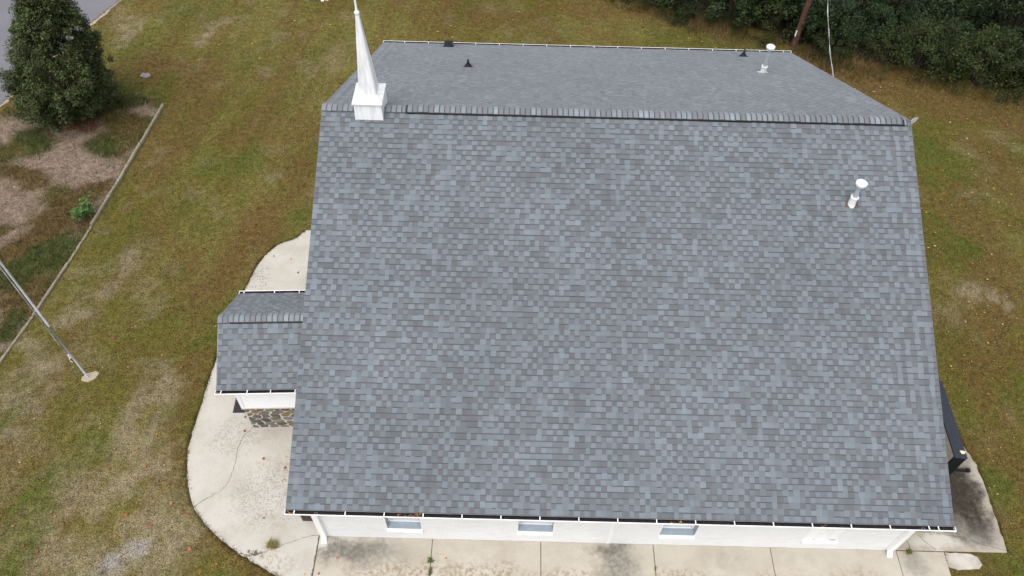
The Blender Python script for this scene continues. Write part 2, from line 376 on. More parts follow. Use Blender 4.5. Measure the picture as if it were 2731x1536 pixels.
STEP = [(16.68, .285), (17.35, .285), (17.5, .2), (17.55, .0), (17.42, -.13), (16.9, -.16), (16.64, -.1)]
BEDP = BED_EDGE+[(-10.0, 18.35), (-11.6, 18.4), (-14.4, 18.2), (-15.2, 17.0), (-16.5, 11.0), (-17.6, 5), (-18, 2)]
WALK = [(0.2, -1.75), (16.62, -1.75), (16.62, .33), (0.2, .33)]
rng = np.random.default_rng(4)
gx = rng.uniform(-19.5, 31, 330000); gy = rng.uniform(-1.6, 27.5, 330000)
keep = ~((gx > .3) & (gx < 15.4) & (gy > .3) & (gy < 18.5))
for P in (PADP, SIDE, STEP, WALK, BEDP): keep &= ~inpoly(gx, gy, P)
keep &= gx > np.interp(gy, [p[1] for p in ROADEDGE], [p[0] for p in ROADEDGE])+.12
keep &= gy < np.interp(gx, [p[0] for p in WOODS], [p[1] for p in WOODS])+.3
# out of the camera's reach behind the roof
keep &= ~((gx > 1.0) & (gx < 15.0) & (gy < 22.5) & (gy > 18))
gx, gy = gx[keep], gy[keep]
tag(blades('grass', gx, gy, .02, .045, .011, lawn_color, 7, 2, lean=2.2), 'short patchy olive and brown mown grass around the church', 'grass', kind='stuff')

rng = np.random.default_rng(44); ex_, ey_ = [], []
for path, k_, sg_ in ((PAD, 200, -1), (SIDE[1:10], 170, 1), (BED_EDGE, 120, 1), (ROADEDGE, 60, 1)):
    for a, b in zip(path[:-1], path[1:]):
        m_ = int(math.hypot(b[0]-a[0], b[1]-a[1])*k_); t_ = rng.uniform(0, 1, m_); ny_, nx_ = b[0]-a[0], -(b[1]-a[1]); l_ = math.hypot(nx_, ny_)+1e-9
        o_ = sg_*(np.abs(rng.normal(0, .05, m_))-.035*fbm(a[0]+t_*9, a[1]+t_*9, .7, 151)); ex_.append(a[0]+(b[0]-a[0])*t_+nx_/l_*o_); ey_.append(a[1]+(b[1]-a[1])*t_+ny_/l_*o_)
tag(blades('edge_grass', np.concatenate(ex_), np.concatenate(ey_), .03, .07, .009, lawn_color, 45, 2, .02, lean=1.5), 'ragged longer grass along the concrete and timber edges', 'grass', kind='stuff')

# road with its gritty edge
mb = MB(); e = ROADEDGE
for a, b in zip(e[:-1], e[1:]): mb.face([(a[0]-9, a[1]+1, .012), (a[0], a[1], .012), (b[0], b[1], .012), (b[0]-9, b[1]+1, .012)])
road = tag(build(mb, 'road', M['asphalt']), kind='structure')
mb = MB(); rr = random.Random(2); pts = []
for a, b in zip(e[:-1], e[1:]):
    k = max(2, int(math.hypot(b[0]-a[0], b[1]-a[1])/.25))
    for i in range(k):
        t = i/k; pts.append((a[0]+(b[0]-a[0])*t, a[1]+(b[1]-a[1])*t, rr.uniform(.05, .20), rr.uniform(.0, .05)))
for p, q in zip(pts[:-1], pts[1:]): mb.face([(p[0]-p[3], p[1], .016), (p[0]+p[2], p[1], .016), (q[0]+q[2], q[1], .016), (q[0]-q[3], q[1], .016)])
tag(build(mb, 'road_verge', M['gravel']), kind='structure')

# planting bed: mulch sheet
BEDB = [('mulch',-12.64,11.92,-12.88,13.55,0.9),('mulch',-12.18,14.01,-9.9,13.67,0.9),('mulch',-11.65,15.36,-10.72,14.06,0.6),('mulch',-10.04,17.5,-9.4,17.36,0.4),('mulch',-14.39,15.72,-13.88,15.97,0.7),('mulch',-12.14,10.41,-11.75,10.80,0.4),('mulch',-9.75,10.7,-9.8,10.2,.2),
('dry',-13.31,13.54,-12.37,13.2,0.5),('dry',-10.62,12.19,-9.85,12.83,0.45),('dry',-11.45,10.07,-10.68,11.80,0.7),('dry',-10.60,7.39,-10.75,8.36,0.6),('green',-11.0,15.34,-10.14,14.9,0.4),('green',-11.02,9.03,-9.98,10.12,0.7),('green',-10.47,7.08,-10.58,6.46,0.4),('dry',-9.69,15.90,-9.54,16.38,0.3),('dry',-10.1,16.6,-9.4,16.9,.35),('green',-13.4,15.6,-12.9,15.2,.6),('soil',-12.6,16.6,-11.6,16.5,.55),('green',-10.9,17.6,-10.0,17.9,.3)]
BC = dict(mulch=(.215, .162, .124), dry=(.100, .070, .027), green=(.050, .062, .018), soil=(.11, .052, .035), olive=(.09, .078, .028))
def bed_color(x, y):
    wx = x+.9*(fbm(x, y, 1.2, 105)-.5); wy = y+.9*(fbm(x, y, 1.2, 109)-.5)
    c = np.empty(x.shape+(3,)); c[:] = BC['olive']
    def lay(n, m): c[:] = c+(np.array(BC[n])-c)*np.clip(m, 0, 1)[..., None]
    lay('mulch', sstep(fbm(x, y, .8, 111), .48, .62)*.7); lay('dry', sstep(fbm(x, y, .9, 113), .52, .66)*.7)
    for b in BEDB: lay(b[0], (1-sstep(capsule(wx, wy, b), .6, 1.35))*.92)
    return c*(.8+.4*fbm(x, y, 5, 115))[..., None]
xs = np.arange(-18, -8.8, .12); ys = np.arange(2, 18.6, .12)
bx, by = np.meshgrid(xs, ys); inside = inpoly(bx+.06, by+.06, BEDP)
bed = sheet('planting_bed', xs, ys, .008, bed_color, M['mulch'])
import bmesh
bmx = bmesh.new(); bmx.from_mesh(bed.data)
bmesh.ops.delete(bmx, geom=[f for f in bmx.faces if not inpoly(np.array([f.calc_center_median().x]), np.array([f.calc_center_median().y]), BEDP)[0]], context='FACES')
bmx.to_mesh(bed.data); bmx.free(); tag(bed, kind='structure')
# weeds on the bed, tall loose grass where it is not bare mulch; shreds of mulch elsewhere
rng = np.random.default_rng(14)
wx_ = rng.uniform(-16.5, -9, 52000); wy_ = rng.uniform(4, 18.4, 52000)
ok = inpoly(wx_, wy_, BEDP); wx_, wy_ = wx_[ok], wy_[ok]
cc = bed_color(wx_, wy_); bare = cc[:, 0] > .15
tag(blades('bed_weeds', wx_[~bare][::2], wy_[~bare][::2], .04, .20, .010, lambda x, y: bed_color(x, y)*1.6, 15, 3, .05, lean=1.1), 'loose green and rusty weeds growing through the mulch bed', 'weeds', kind='stuff')
spar = np.flatnonzero(bare)[::9]; wk = np.concatenate([wx_[spar], wx_[~bare][1::7]]); wl = np.concatenate([wy_[spar], wy_[~bare][1::7]])
def weedc(x, y): m = sstep(fbm(x, y, 2.2, 141), .4, .6)[..., None]; return np.array((.15, .105, .055))*(1-m)+np.array((.075, .085, .028))*m
tag(blades('dry_weeds', wk, wl, .04, .22, .009, weedc, 17, 2, .06, lean=1.4), 'thin dry stalks and seedlings scattered over the mulch bed', 'weeds', kind='stuff')
tag(blades('mulch_shreds', wx_[bare], wy_[bare], .01, .03, .010, lambda x, y: bed_color(x, y)*1.15, 16, 3, .06, lean=4.5), 'pale pinkish shredded bark mulch lying on the bed', 'mulch', kind='stuff')

# concrete: pad, front walk slabs, side pad
stL = [(-1.2, 1.6, 1.1, .75, 20, .55, 'pit'), (-2.6, 3.1, .7, .6, 0, .5, 'pit'), (-.6, 2.3, .5, 1.2, 0, .25, 'tan'), (-3.15, 8.9, .35, .7, 10, .7, 'pit'), (-1.0, .7, .8, .3, 0, .3, 'pit'), (-1.9, 3.2, .5, .25, 0, .3, 'tan'), (-.7, -.4, .5, .25, 0, .5, 'tan')]
stF = [(1.15, -.03, .85, .25, 0, .8, 'soot'), (1.4, -.1, 1.3, .35, 0, .5, 'soot'), (8.1, -.25, .48, .6, 25, .8, 'soot'), (7.9, .12, .5, .12, 0, .7, 'soot'), (4.6, -.65, 1.3, .35, 0, .9, 'tan'), (2.6, -.6, .8, .3, 0, .8, 'tan'), (6.9, -.7, .9, .3, 0, .8, 'tan'), (9.6, -.6, .8, .25, 0, .8, 'tan'), (12.0, -.7, 1.2, .3, 0, .6, 'tan'), (14.2, -.5, .7, .3, 0, .6, 'tan'), (1.6, -.55, .5, .2, 0, .6, 'tan'), (15.8, -.1, .3, .35, 0, .5, 'soot'), (11, -.1, .5, .3, 0, .2, 'soot'), (.4, .2, .15, .25, 0, .6, 'white')]
stR = [(17.75, .78, .5, .36, 10, .85, 'soot'), (17.3, 1.0, .6, .4, 0, .7, 'soot'), (18.1, 3.6, .14, 1.5, 0, .5, 'soot'), (16.5, .55, .7, .2, 0, .5, 'white'), (17.0, 6, .9, 2.0, 0, .6, 'moss'), (17.2, 2.1, .75, 1.0, 0, .95, 'moss'), (17.72, 1.9, .52, 1.05, 6, 1.0, 'moss')]
M['conc_left'] = mat_concrete('concrete_landing', (.450, .423, .380), stL)
M['conc_front'] = mat_concrete('concrete_walk', (.435, .398, .335), stF)
M['conc_right'] = mat_concrete('concrete_side_pad', (.355, .315, .26), stR, pits=1.4)
landing = MB()
rr = random.Random(3)
def rough_edge(pts, amp, step=.12):
    o = []
    for a, b in zip(pts[:-1], pts[1:]):
        k = max(1, int(math.hypot(b[0]-a[0], b[1]-a[1])/step))
        for i in range(k):
            t = i/k; o.append((a[0]+(b[0]-a[0])*t+rr.uniform(-amp, amp), a[1]+(b[1]-a[1])*t+rr.uniform(-amp, amp)))
    return o+[pts[-1]]
def smooth_path(p, n=2):
    for _ in range(n):
        q = [p[0]]
        for a, b in zip(p[:-1], p[1:]): q += [(a[0]*.75+b[0]*.25, a[1]*.75+b[1]*.25), (a[0]*.25+b[0]*.75, a[1]*.25+b[1]*.75)]
        p = q+[p[-1]]
    return p
edge = rough_edge(smooth_path(PAD), .022)
landing.prism((edge+[(.29, .33), (.36, .33), (.36, 11.13)])[::-1], -.06, .02)
landing_o = tag(build(landing, 'landing', M['conc_left']), kind='structure')
walk = tag(empty('walkway', (8, -.7, 0)), kind='structure')
JX = [.31, 3.27, 6.10, 9.04, 12.10, 15.40, 16.62]
for i, (a, b) in enumerate(zip(JX[:-1], JX[1:])):
    s = MB(); e_ = .009; dz = [0, .002, -.001, .003, .001, -.006][i]
    y1 = .306 if i < 5 else .30
    s.prism([(a+e_, -1.72), (b-e_, -1.72), (b-e_+(.0 if i < 5 else .04), y1), (a+e_, y1)], -.06, .021+dz, bev=.006)
    build(s, 'slab', M['conc_front'], walk)
s = MB(); s.box((.3, -1.7, -.05), (16.6, .29, .008)); build(s, 'joint_dirt', M['crack'], walk)
s = MB(); s.prism(rough_edge(STEP+[STEP[0]], .015)[:-1][::-1], -.05, .017, bev=.01)
build(s, 'slab', mat_concrete('pale_slab', (.37, .34, .295), [(17.1, .05, .3, .18, 0, .5, 'white')]), walk)
s = MB(); s.prism((rough_edge(SIDE[1:10], .02)+[(15.36, .318), (15.2, 8.2)]), -.06, .045, bev=.012)
side_o = tag(build(s, 'side_pad', M['conc_right']), kind='structure')
# cracks
def crack(path, z, wd, parent):
    p = rough_edge(smooth_path(path, 1), .016, .05); mb = MB()
    ws = [wd*rr.uniform(.4, 1.2) for _ in p]
    for i in range(len(p)-1):
        a, b = p[i], p[i+1]; d = math.hypot(b[0]-a[0], b[1]-a[1]) or 1; nx, ny = -(b[1]-a[1])/d, (b[0]-a[0])/d
        mb.face([(a[0]-nx*ws[i], a[1]-ny*ws[i], z), (a[0]+nx*ws[i], a[1]+ny*ws[i], z), (b[0]+nx*ws[i+1], b[1]+ny*ws[i+1], z), (b[0]-nx*ws[i+1], b[1]-ny*ws[i+1], z)])
    build(mb, 'crack', M['crack'], parent)
crack([(-2.15, 3.44), (-2.42, 3.01), (-2.37, 2.04), (-2.48, 1.54), (-2.83, 1.31), (-3.13, 1.06), (-3.25, .98)], .024, .006, landing_o)
crack([(.30, .32), (.04, .30), (-.55, .07), (-1.08, -.18), (-1.6, -.30)], .024, .006, landing_o)
crack([(.295, .30), (.29, -.4), (.28, -1.1)], .024, .008, landing_o)
crack([(16.0, .95), (16.25, .80), (16.6, .82), (17.0, .70), (17.25, .72), (17.7, .52), (18.28, .36)], .049, .007, side_o)
crack([(16.0, .80), (16.25, .55), (16.45, .33)], .049, .006, side_o)
crack([(15.60, .80), (15.75, .55), (15.78, .33)], .049, .009, side_o)

# ================================================================== CHURCH
church = empty('church', (W/2, D, 0))
tag(church, 'long low white brick church with grey shingle roof and small steeple', 'church')

# ---- walls
mb = MB()
x0, x1, y0, y1, zt = OX, W-OX, OY, 2*D-OY, HE-.02
WIN = [(2.16, 3.03, .66), (5.49, 6.37, .69), (9.10, 9.98, .68), (12.78, 13.66, .60)]
def wallseg(a, b, z0, z1): mb.face([(a, y0, z0), (b, y0, z0), (b, y0, z1), (a, y0, z1)])
WT = 1.95
prev = x0
for (a, b, s) in WIN:
    wallseg(prev, a, -.03, zt); wallseg(a, b, -.03, s); wallseg(a, b, WT, zt); prev = b
wallseg(prev, x1, -.03, zt)
front_wall = build(mb, 'front_wall', M['brick'], church)
gz = lambda y: HE+SL*min(y, 2*D-y)-.10
for x in (x0, x1):
    p = [(x, y0+.001, -.03), (x, y1, -.03), (x, y1, gz(y1)), (x, D, gz(D)), (x, y0+.001, gz(y0))]
    mb = MB(); mb.face(p if x == x1 else p[::-1]); build(mb, 'gable_wall', M['brick'], church)
mb = MB(); mb.face([(x1, y1, -.03), (x0, y1, -.03), (x0, y1, zt), (x1, y1, zt)]); build(mb, 'rear_wall', M['brick'], church)
mb = MB(); mb.box((7.80, OY-.012, -.02), (7.90, OY-.001, 2.3)); build(mb, 'wall_joint_strip', M['white'], church)
# ---- windows
for i, (a, b, s) in enumerate(WIN):
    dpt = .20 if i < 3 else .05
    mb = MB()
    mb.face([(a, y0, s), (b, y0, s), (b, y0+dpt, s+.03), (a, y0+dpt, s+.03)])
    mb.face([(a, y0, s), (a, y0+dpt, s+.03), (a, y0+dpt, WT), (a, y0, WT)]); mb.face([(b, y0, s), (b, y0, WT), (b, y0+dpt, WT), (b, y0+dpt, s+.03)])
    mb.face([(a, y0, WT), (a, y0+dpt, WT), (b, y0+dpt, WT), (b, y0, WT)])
    win = build(mb, 'window', M['window_shade_grey'] if i < 3 else M['white'], church)
    mb = MB(); c0 = (a-.03, y0-.055, s-.085); 
    mb.poly([(a-.02, y0-.07, s-.11), (b+.02, y0-.07, s-.11), (b+.02, y0+.004, s-.11), (a-.02, y0+.004, s-.11), (a-.02, y0-.07, s-.045), (b+.02, y0-.07, s-.045), (b+.02, y0+.004, s-.001), (a-.02, y0+.004, s-.001)],
            [(3, 2, 1, 0), (4, 5, 6, 7), (0, 1, 5, 4), (1, 2, 6, 5), (2, 3, 7, 6), (3, 0, 4, 7)])
    build(mb, 'sill', M['white'], win)
    if i < 3:
        mb = MB(); yb = y0+dpt-.03
        for (p, q) in (((a+.001, yb, s+.03), (a+.045, yb+.029, WT-.001)), ((b-.045, yb, s+.03), (b-.001, yb+.029, WT-.001)), ((a+.046, yb, s+.031), (b-.046, yb+.028, s+.075)), ((a+.046, yb+.004, 1.28), (b-.046, yb+.027, 1.33)), ((a+.046, yb, WT-.05), (b-.046, yb+.028, WT-.002))): mb.box(p, q)
        build(mb, 'frame', M['white'], win)
        for (z0_, z1_) in ((s+.076, 1.279), (1.331, WT-.051)):
            mb = MB(); mb.box((a+.047, yb+.012, z0_), (b-.047, yb+.02, z1_)); build(mb, 'pane', M['glass'], win)
    else:
        mb = MB(); mb.box((a+.002, y0+.012, s+.012), (b-.002, y0+.04, WT-.002)); build(mb, 'panel', M['white'], win)
        mb = MB(); mb.box((b-.22, y0-.002, s+.002), (b-.04, y0+.011, s+.012)); mb.box((a+.25, y0+.002, s+.002), (a+.31, y0+.011, s+.010)); build(mb, 'chipped_edge', M['crack'], win)

# ---- shingles
TABT = [(.200, .224, .248)]*4+[(.188, .211, .233)]*8+[(.174, .193, .213)]*5+[(.157, .171, .189)]*2
GAPT = [(.128, .135, .148)]*5+[(.144, .151, .165)]*6+[(.136, .139, .150)]*4+[(.158, .164, .176)]*3+[(.175, .19, .21)]*1
EXPO = .1435
def strip_mesh(length, seed, expo=EXPO):
    r = random.Random(seed); mb = MB(); x = 0; cell = .13; k_ = 0; tab = round(length/cell) % 2 == 0
    while x < length-.001:
        k_ += 1; nx_ = k_*cell+r.uniform(-.024, .024)
        if nx_ > length-.05: nx_ = length
        wdt = nx_-x; real = tab; tab = tab if r.random() < .88 else not tab
        t = .0080 if tab else .0035
        c = r.choice(TABT) if tab else r.choice(GAPT)
        k = r.uniform(.93, 1.07); c = tuple(v*k for v in c); e = r.uniform(0, .0025)
        yb = expo-.023; a, b = x+.0006, x+wdt-.0006
        zf = lambda y: .001+t*(1-y/expo*.75)
        mb.face([(a, e, zf(e)), (b, e, zf(e)), (b, yb, zf(yb)), (a, yb, zf(yb))], c)
        dk = (.074, .080, .090) if r.random() < (.36 if tab else .80) else tuple(v*.95 for v in c)
        mb.face([(a, yb, zf(yb)), (b, yb, zf(yb)), (b, expo+.01, zf(expo+.01)), (a, expo+.01, zf(expo+.01))], dk)
        bc = tuple(v*.5 for v in c)
        mb.face([(a, e, 0), (b, e, 0), (b, e, zf(e)), (a, e, zf(e))], bc)
        if tab:
            mb.face([(a, yb, 0), (a, e, 0), (a, e, zf(e)), (a, yb, zf(yb))], bc); mb.face([(b, e, 0), (b, yb, 0), (b, yb, zf(yb)), (b, e, zf(e))], bc)
        x += wdt; tab = not real
    return mb
FULL = [strip_mesh(1.04, 100+i) for i in range(32)]
FULLM = []
for f in FULL:
    me = f.mesh('shingle'); me.materials.append(M['shingle']); FULLM.append(me)
def lay_slope(parent, Mx, length, slope, n_single, seed, stuff_name='shingle_field'):
    """Mx: origin at the left end of the eave, x along the eave, y up the slope, z out of the roof"""
    r = random.Random(seed); field = MB(); n = int(slope/EXPO)+1; singles = 0; last = -1
    for k in range(n):
        y = k*EXPO
        ex = min(EXPO, slope-y)
        if ex < .03: break
        x = 0.0; first = r.choice([.39, .65, .91]) if k % 2 else r.choice([.26, .52, .78, 1.04]); jy = r.uniform(-.002, .002)
        while x < length-.001:
            ln = min(first if x == 0 else 1.04, length-x)
            if length-x-ln < .12: ln = length-x
            Mt = Mx @ Matrix.Translation((x, y+jy, 0.0))
            if abs(ln-1.04) < 1e-6 and ex == EXPO:
                i = r.randrange(len(FULL))
                while i == last: i = r.randrange(len(FULL))
                last = i; mbs, me = FULL[i], FULLM[i]
            else: mbs, me = strip_mesh(ln, r.random(), ex), None
            if singles < n_single:
                if me is None: me = mbs.mesh('shingle'); me.materials.append(M['shingle'])
                link('shingle', me, None, parent, Mt); singles += 1
            else:
                i0 = len(field.v); field.v += [tuple(Mt @ Vector(p)) for p in mbs.v]
                field.f += [tuple(i0+q for q in f) for f in mbs.f]; field.c += mbs.c
            x += ln
    if field.v: tag(build(field, stuff_name, M['shingle'], parent), kind='stuff')

# roof deck (front and back slabs) then the shingles
mb = MB()
th = .03
def slab_pts(ya, za, yb, zb):
    return [(0, ya, za-th), (W, ya, za-th), (W, yb, zb-th), (0, yb, zb-th), (0, ya, za-.001), (W, ya, za-.001), (W, yb, zb-.001), (0, yb, zb-.001)]
mb.poly(slab_pts(0, HE, D, HR), [(3, 2, 1, 0), (4, 5, 6, 7), (0, 1, 5, 4), (1, 2, 6, 5), (3, 0, 4, 7)])
mb.poly(slab_pts(2*D, HE, D, HR), [(0, 1, 2, 3), (7, 6, 5, 4), (4, 5, 1, 0), (5, 6, 2, 1), (7, 4, 0, 3)])
roof = build(mb, 'roof', plain('roof_deck_edge', (.11, .12, .14), .9, .1), church)
slope_len = D/math.cos(TH)
MF = Matrix.Translation((0, 0, HE)) @ Matrix.Rotation(TH, 4, 'X')
MBk = Matrix.Translation((W, 2*D, HE)) @ Matrix.Rotation(math.pi, 4, 'Z') @ Matrix.Rotation(TH, 4, 'X')
lay_slope(roof, MF, W, slope_len, 250, 1)
lay_slope(roof, MBk, W, slope_len, 0, 2)
# soffits, fascia, rake trim
for ya, yb in ((.03, OY-.002), (2*D-OY+.002, 2*D-.03)):
    mb = MB(); mb.box((OX, ya, HE-.20), (W-OX, yb, HE-.18)); build(mb, 'soffit', M['white'], church)
for xx, s in ((0, 1), (W, -1)):
    for (ya, yb) in ((0, D), (2*D, D)):
        mb = MB(); a0, a1 = sorted((xx-s*.002, xx+s*.010)); dirn = 1 if yb > ya else -1
        za, zb = HE, HR
        vs = [(a0, ya, za-.16), (a1, ya, za-.16), (a1, yb, zb-.16), (a0, yb, zb-.16), (a0, ya, za+.002), (a1, ya, za+.002), (a1, yb, zb+.002), (a0, yb, zb+.002)]
        mb.poly(vs, [(3, 2, 1, 0), (4, 5, 6, 7), (0, 1, 5, 4), (1, 2, 6, 5), (2, 3, 7, 6), (3, 0, 4, 7)]); build(mb, 'rake_trim', M['trim'], church)
for ya, yb in ((.002, .028), (2*D-.028, 2*D-.002)):
    mb = MB(); mb.box((.02, ya, HE-.178), (W-.02, yb, HE-.034)); build(mb, 'fascia', M['white'], church)

# ---- gutters
def gutter(parent, Mx, length, hang, outlets=(), litter=()):
    """Mx: x along the eave, -y away from the wall, z up; origin at the eave edge"""
    prof = [(0, -.005), (0, -.10), (-.075, -.10), (-.095, -.06), (-.118, -.028), (-.118, .0), (-.100, .0)]
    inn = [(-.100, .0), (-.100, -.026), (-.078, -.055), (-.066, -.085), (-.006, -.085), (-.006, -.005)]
    mb = MB(); md = MB()
    T = lambda p: Mx @ Vector(p)
    for P, m in ((prof, mb), (inn, md)):
        for a, b in zip(P[:-1], P[1:]): m.face([T((0, a[0], a[1])), T((length, a[0], a[1])), T((length, b[0], b[1])), T((0, b[0], b[1]))])
    for x in (0, length):
        for s in (0, .008): mb.face([T((x+(s if x == 0 else -s), q[0], q[1]+.001)) for q in prof[:6]])
        xa, xb = (0, .012) if x == 0 else (length-.012, length)
        mb.box((xa, -.116, -.09), (xb, -.001, .0015), M=Mx)
    mb.box((0, -.119, -.003), (length, -.101, .0025), M=Mx)
    g = build(mb, 'gutter', M['gutter'], parent)
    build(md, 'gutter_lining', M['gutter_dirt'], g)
    for h in hang:
        m = MB(); m.box((h-.011, -.1005, -.014), (h+.011, -.004, -.003), M=Mx); build(m, 'hanger', M['gutter'], g)
    for x in outlets:
        m = MB(); ring = []
        for k in range(20):
            a = 2*math.pi*k/20; ring.append((x+.040*math.cos(a), -.05+.040*math.sin(a)*.9, -.070))
        for k in range(20):
            p, q = ring[k], ring[(k+1) % 20]; f = lambda u: (x+(u[0]-x)*.78, -.05+(u[1]+.05)*.78, -.069)
            m.face([T(p), T(q), T(f(q)), T(f(p))])
        build(m, 'outlet_ring', M['alum'], g)
    rl = random.Random(8)
    for (a, b, k) in litter:
        m = MB()
        for _ in range(k):
            cx, cy = rl.uniform(a, b), rl.uniform(-.085, -.02); s = rl.uniform(.015, .035); an = rl.uniform(0, 6.3)
            c = rl.choice([(.30, .09, .03), (.36, .16, .04), (.22, .10, .03), (.38, .22, .05)]); zz = rl.uniform(-.05, -.02)
            m.face([T((cx+s*math.cos(an+q*1.57)*(.7 if q % 2 else 1), cy+s*math.sin(an+q*1.57)*(.7 if q % 2 else 1), zz+rl.uniform(0, .01))) for q in range(4)], c)
        tag(build(m, 'leaf_litter', M['dry_leaf'], g), kind='stuff')
    return g
HS = .914
gutter(church, Matrix.Translation((-.02, -.003, HE-.028)), W+.05, [.22]+[1.42+HS*i for i in range(16)]+[15.35], [.72, 15.02], [(.05, .19, 6), (2.65, 3.2, 18), (9.05, 9.32, 8), (12.55, 12.7, 3)])
gutter(church, Matrix.Translation((W+.03, 2*D+.003, HE-.004)) @ Matrix.Rotation(math.pi, 4, 'Z'), W+.05, [.3+HS*i for i in range(17)])
# downspouts
for x, s in ((.47, 1), (15.16, -1)):
    mb = MB(); mb.box((x-.06, OY-.10, .14), (x+.06, OY-.004, HE-.19))
    mb.box((x-.058, .045, HE-.188), (x+.058, OY-.006, HE-.132))
    d = build(mb, 'downspout', M['gutter'], church)
    mb = MB(); y_ = OY-.10
    vs = [(x-.063, y_, .20), (x+.063, y_, .20), (x+.063, OY-.003, .20), (x-.063, OY-.003, .20), (x-.063, y_-.12, .06), (x+.063, y_-.12, .06), (x+.063, y_-.08, .025), (x-.063, y_-.08, .025)]
    mb.poly(vs, [(0, 1, 2, 3), (4, 5, 1, 0), (7, 6, 5, 4), (2, 6, 7, 3), (1, 5, 6, 2), (0, 3, 7, 4)]); build(mb, 'elbow', M['gutter'], d)

# ---- ridge caps and ridge vent
def cap_mesh(seed, half=.15, wdt=.143, rise=.0, ang=TH):
    r = random.Random(seed); mb = MB(); c = r.choice([(.29, .32, .35), (.245, .262, .284), (.205, .212, .226), (.19, .193, .204), (.225, .232, .25)])
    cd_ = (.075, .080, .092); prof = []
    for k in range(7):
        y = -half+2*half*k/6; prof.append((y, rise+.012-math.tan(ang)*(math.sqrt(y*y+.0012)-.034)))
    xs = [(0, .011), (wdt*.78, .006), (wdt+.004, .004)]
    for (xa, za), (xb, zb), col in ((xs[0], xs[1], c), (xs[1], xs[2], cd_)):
        for p, q in zip(prof[:-1], prof[1:]):
            mb.face([(xa, p[0], p[1]+za), (xb, p[0], p[1]+zb), (xb, q[0], q[1]+zb), (xa, q[0], q[1]+za)], col)
    for p, q in zip(prof[:-1], prof[1:]): mb.face([(0, p[0], p[1]), (0, p[0], p[1]+.011), (0, q[0], q[1]+.011), (0, q[0], q[1])], cd_)
    for sgn in (0, -1):
        p = prof[sgn]; mb.face([(0, p[0], p[1]-.008), (wdt, p[0], p[1]-.008), (wdt, p[0], p[1]+.004), (0, p[0], p[1]+.011)], cd_)
    me = mb.mesh('ridge_cap'); me.materials.append(M['shingle']); return me
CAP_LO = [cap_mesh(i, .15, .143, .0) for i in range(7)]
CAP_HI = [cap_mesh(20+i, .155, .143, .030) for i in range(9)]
rr = random.Random(12)
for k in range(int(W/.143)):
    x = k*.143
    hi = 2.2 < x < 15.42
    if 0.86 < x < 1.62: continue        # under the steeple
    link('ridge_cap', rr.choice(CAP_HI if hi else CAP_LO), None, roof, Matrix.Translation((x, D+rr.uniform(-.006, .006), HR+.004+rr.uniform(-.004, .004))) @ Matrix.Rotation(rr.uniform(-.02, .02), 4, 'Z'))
mb = MB()
for s in (-1, 1):
    p = [(D+s*.02, HR+.016), (D+s*.168, HR-.058), (D+s*.168, HR-.030), (D+s*.02, HR+.036)]
    mb.poly([(2.23, q[0], q[1]) for q in p]+[(15.50, q[0], q[1]) for q in p], [(0, 1, 2, 3), (7, 6, 5, 4), (0, 4, 5, 1), (1, 5, 6, 2), (2, 6, 7, 3)])
build(mb, 'ridge_vent', M['black'], roof)

# ---- steeple
sx0, sx1, sy0, sy1 = .91, 1.66, 9.05, 9.90; szt = 7.20
fz = lambda y: HE+SL*min(y, 2*D-y)
mb = MB()
lo = [(sx0, sy0, fz(sy0)-.02), (sx1, sy0, fz(sy0)-.02), (sx1, D, HR-.02), (sx1, sy1, fz(sy1)-.02), (sx0, sy1, fz(sy1)-.02), (sx0, D, HR-.02)]
hi = [(p[0]+(.02 if p[0] < 1.2 else -.02), p[1]+(.015 if p[1] < 9.3 else -.015 if p[1] > 9.6 else 0), szt-.03) for p in lo]
mb.poly(lo+hi, [(0, 1, 7, 6), (1, 2, 8, 7), (2, 3, 9, 8), (3, 4, 10, 9), (4, 5, 11, 10), (5, 0, 6, 11)])
steeple = build(mb, 'steeple', M['steeple'], church)
mb = MB(); e_ = .035; xa, xb, ya, yb = sx0-e_+.02, sx1+e_-.02, sy0-e_+.015, sy1+e_-.015
ia, ib, ja, jb = 1.05, 1.53, 9.20, 9.70
vs = [(xa, ya, szt-.06), (xb, ya, szt-.06), (xb, yb, szt-.06), (xa, yb, szt-.06), (xa-.008, ya-.008, szt-.015), (xb+.008, ya-.008, szt-.015), (xb+.008, yb+.008, szt-.015), (xa-.008, yb+.008, szt-.015), (xa, ya, szt), (xb, ya, szt), (xb, yb, szt), (xa, yb, szt), (ia, ja, szt+.13), (ib, ja, szt+.13), (ib, jb, szt+.13), (ia, jb, szt+.13)]
fs = [(3, 2, 1, 0)]
for a in (0, 4, 8): fs += [(a+k, a+(k+1) % 4, a+4+(k+1) % 4, a+4+k) for k in range(4)]
fs.append((12, 13, 14, 15)); mb.poly(vs, fs); build(mb, 'cornice', M['steeple'], steeple)
mb = MB(); cx_, cy_ = 1.30, 9.45; tz = 9.53; tr = .045
vs = []
for (z, hx) in ((szt+.125, .235), (tz, tr)):
    ch = hx*.16
    for (sx_, sy_) in ((-1, -1), (1, -1), (1, 1), (-1, 1)):
        a, b = (cx_+sx_*hx, cy_+sy_*(hx-ch)), (cx_+sx_*(hx-ch), cy_+sy_*hx)
        vs += [(p[0], p[1], z) for p in ((a, b) if sx_*sy_ > 0 else (b, a))]
mb.poly(vs, [(k, (k+1) % 8, 8+(k+1) % 8, 8+k) for k in range(8)]+[tuple(range(8, 16))]); build(mb, 'spire', M['steeple'], steeple)
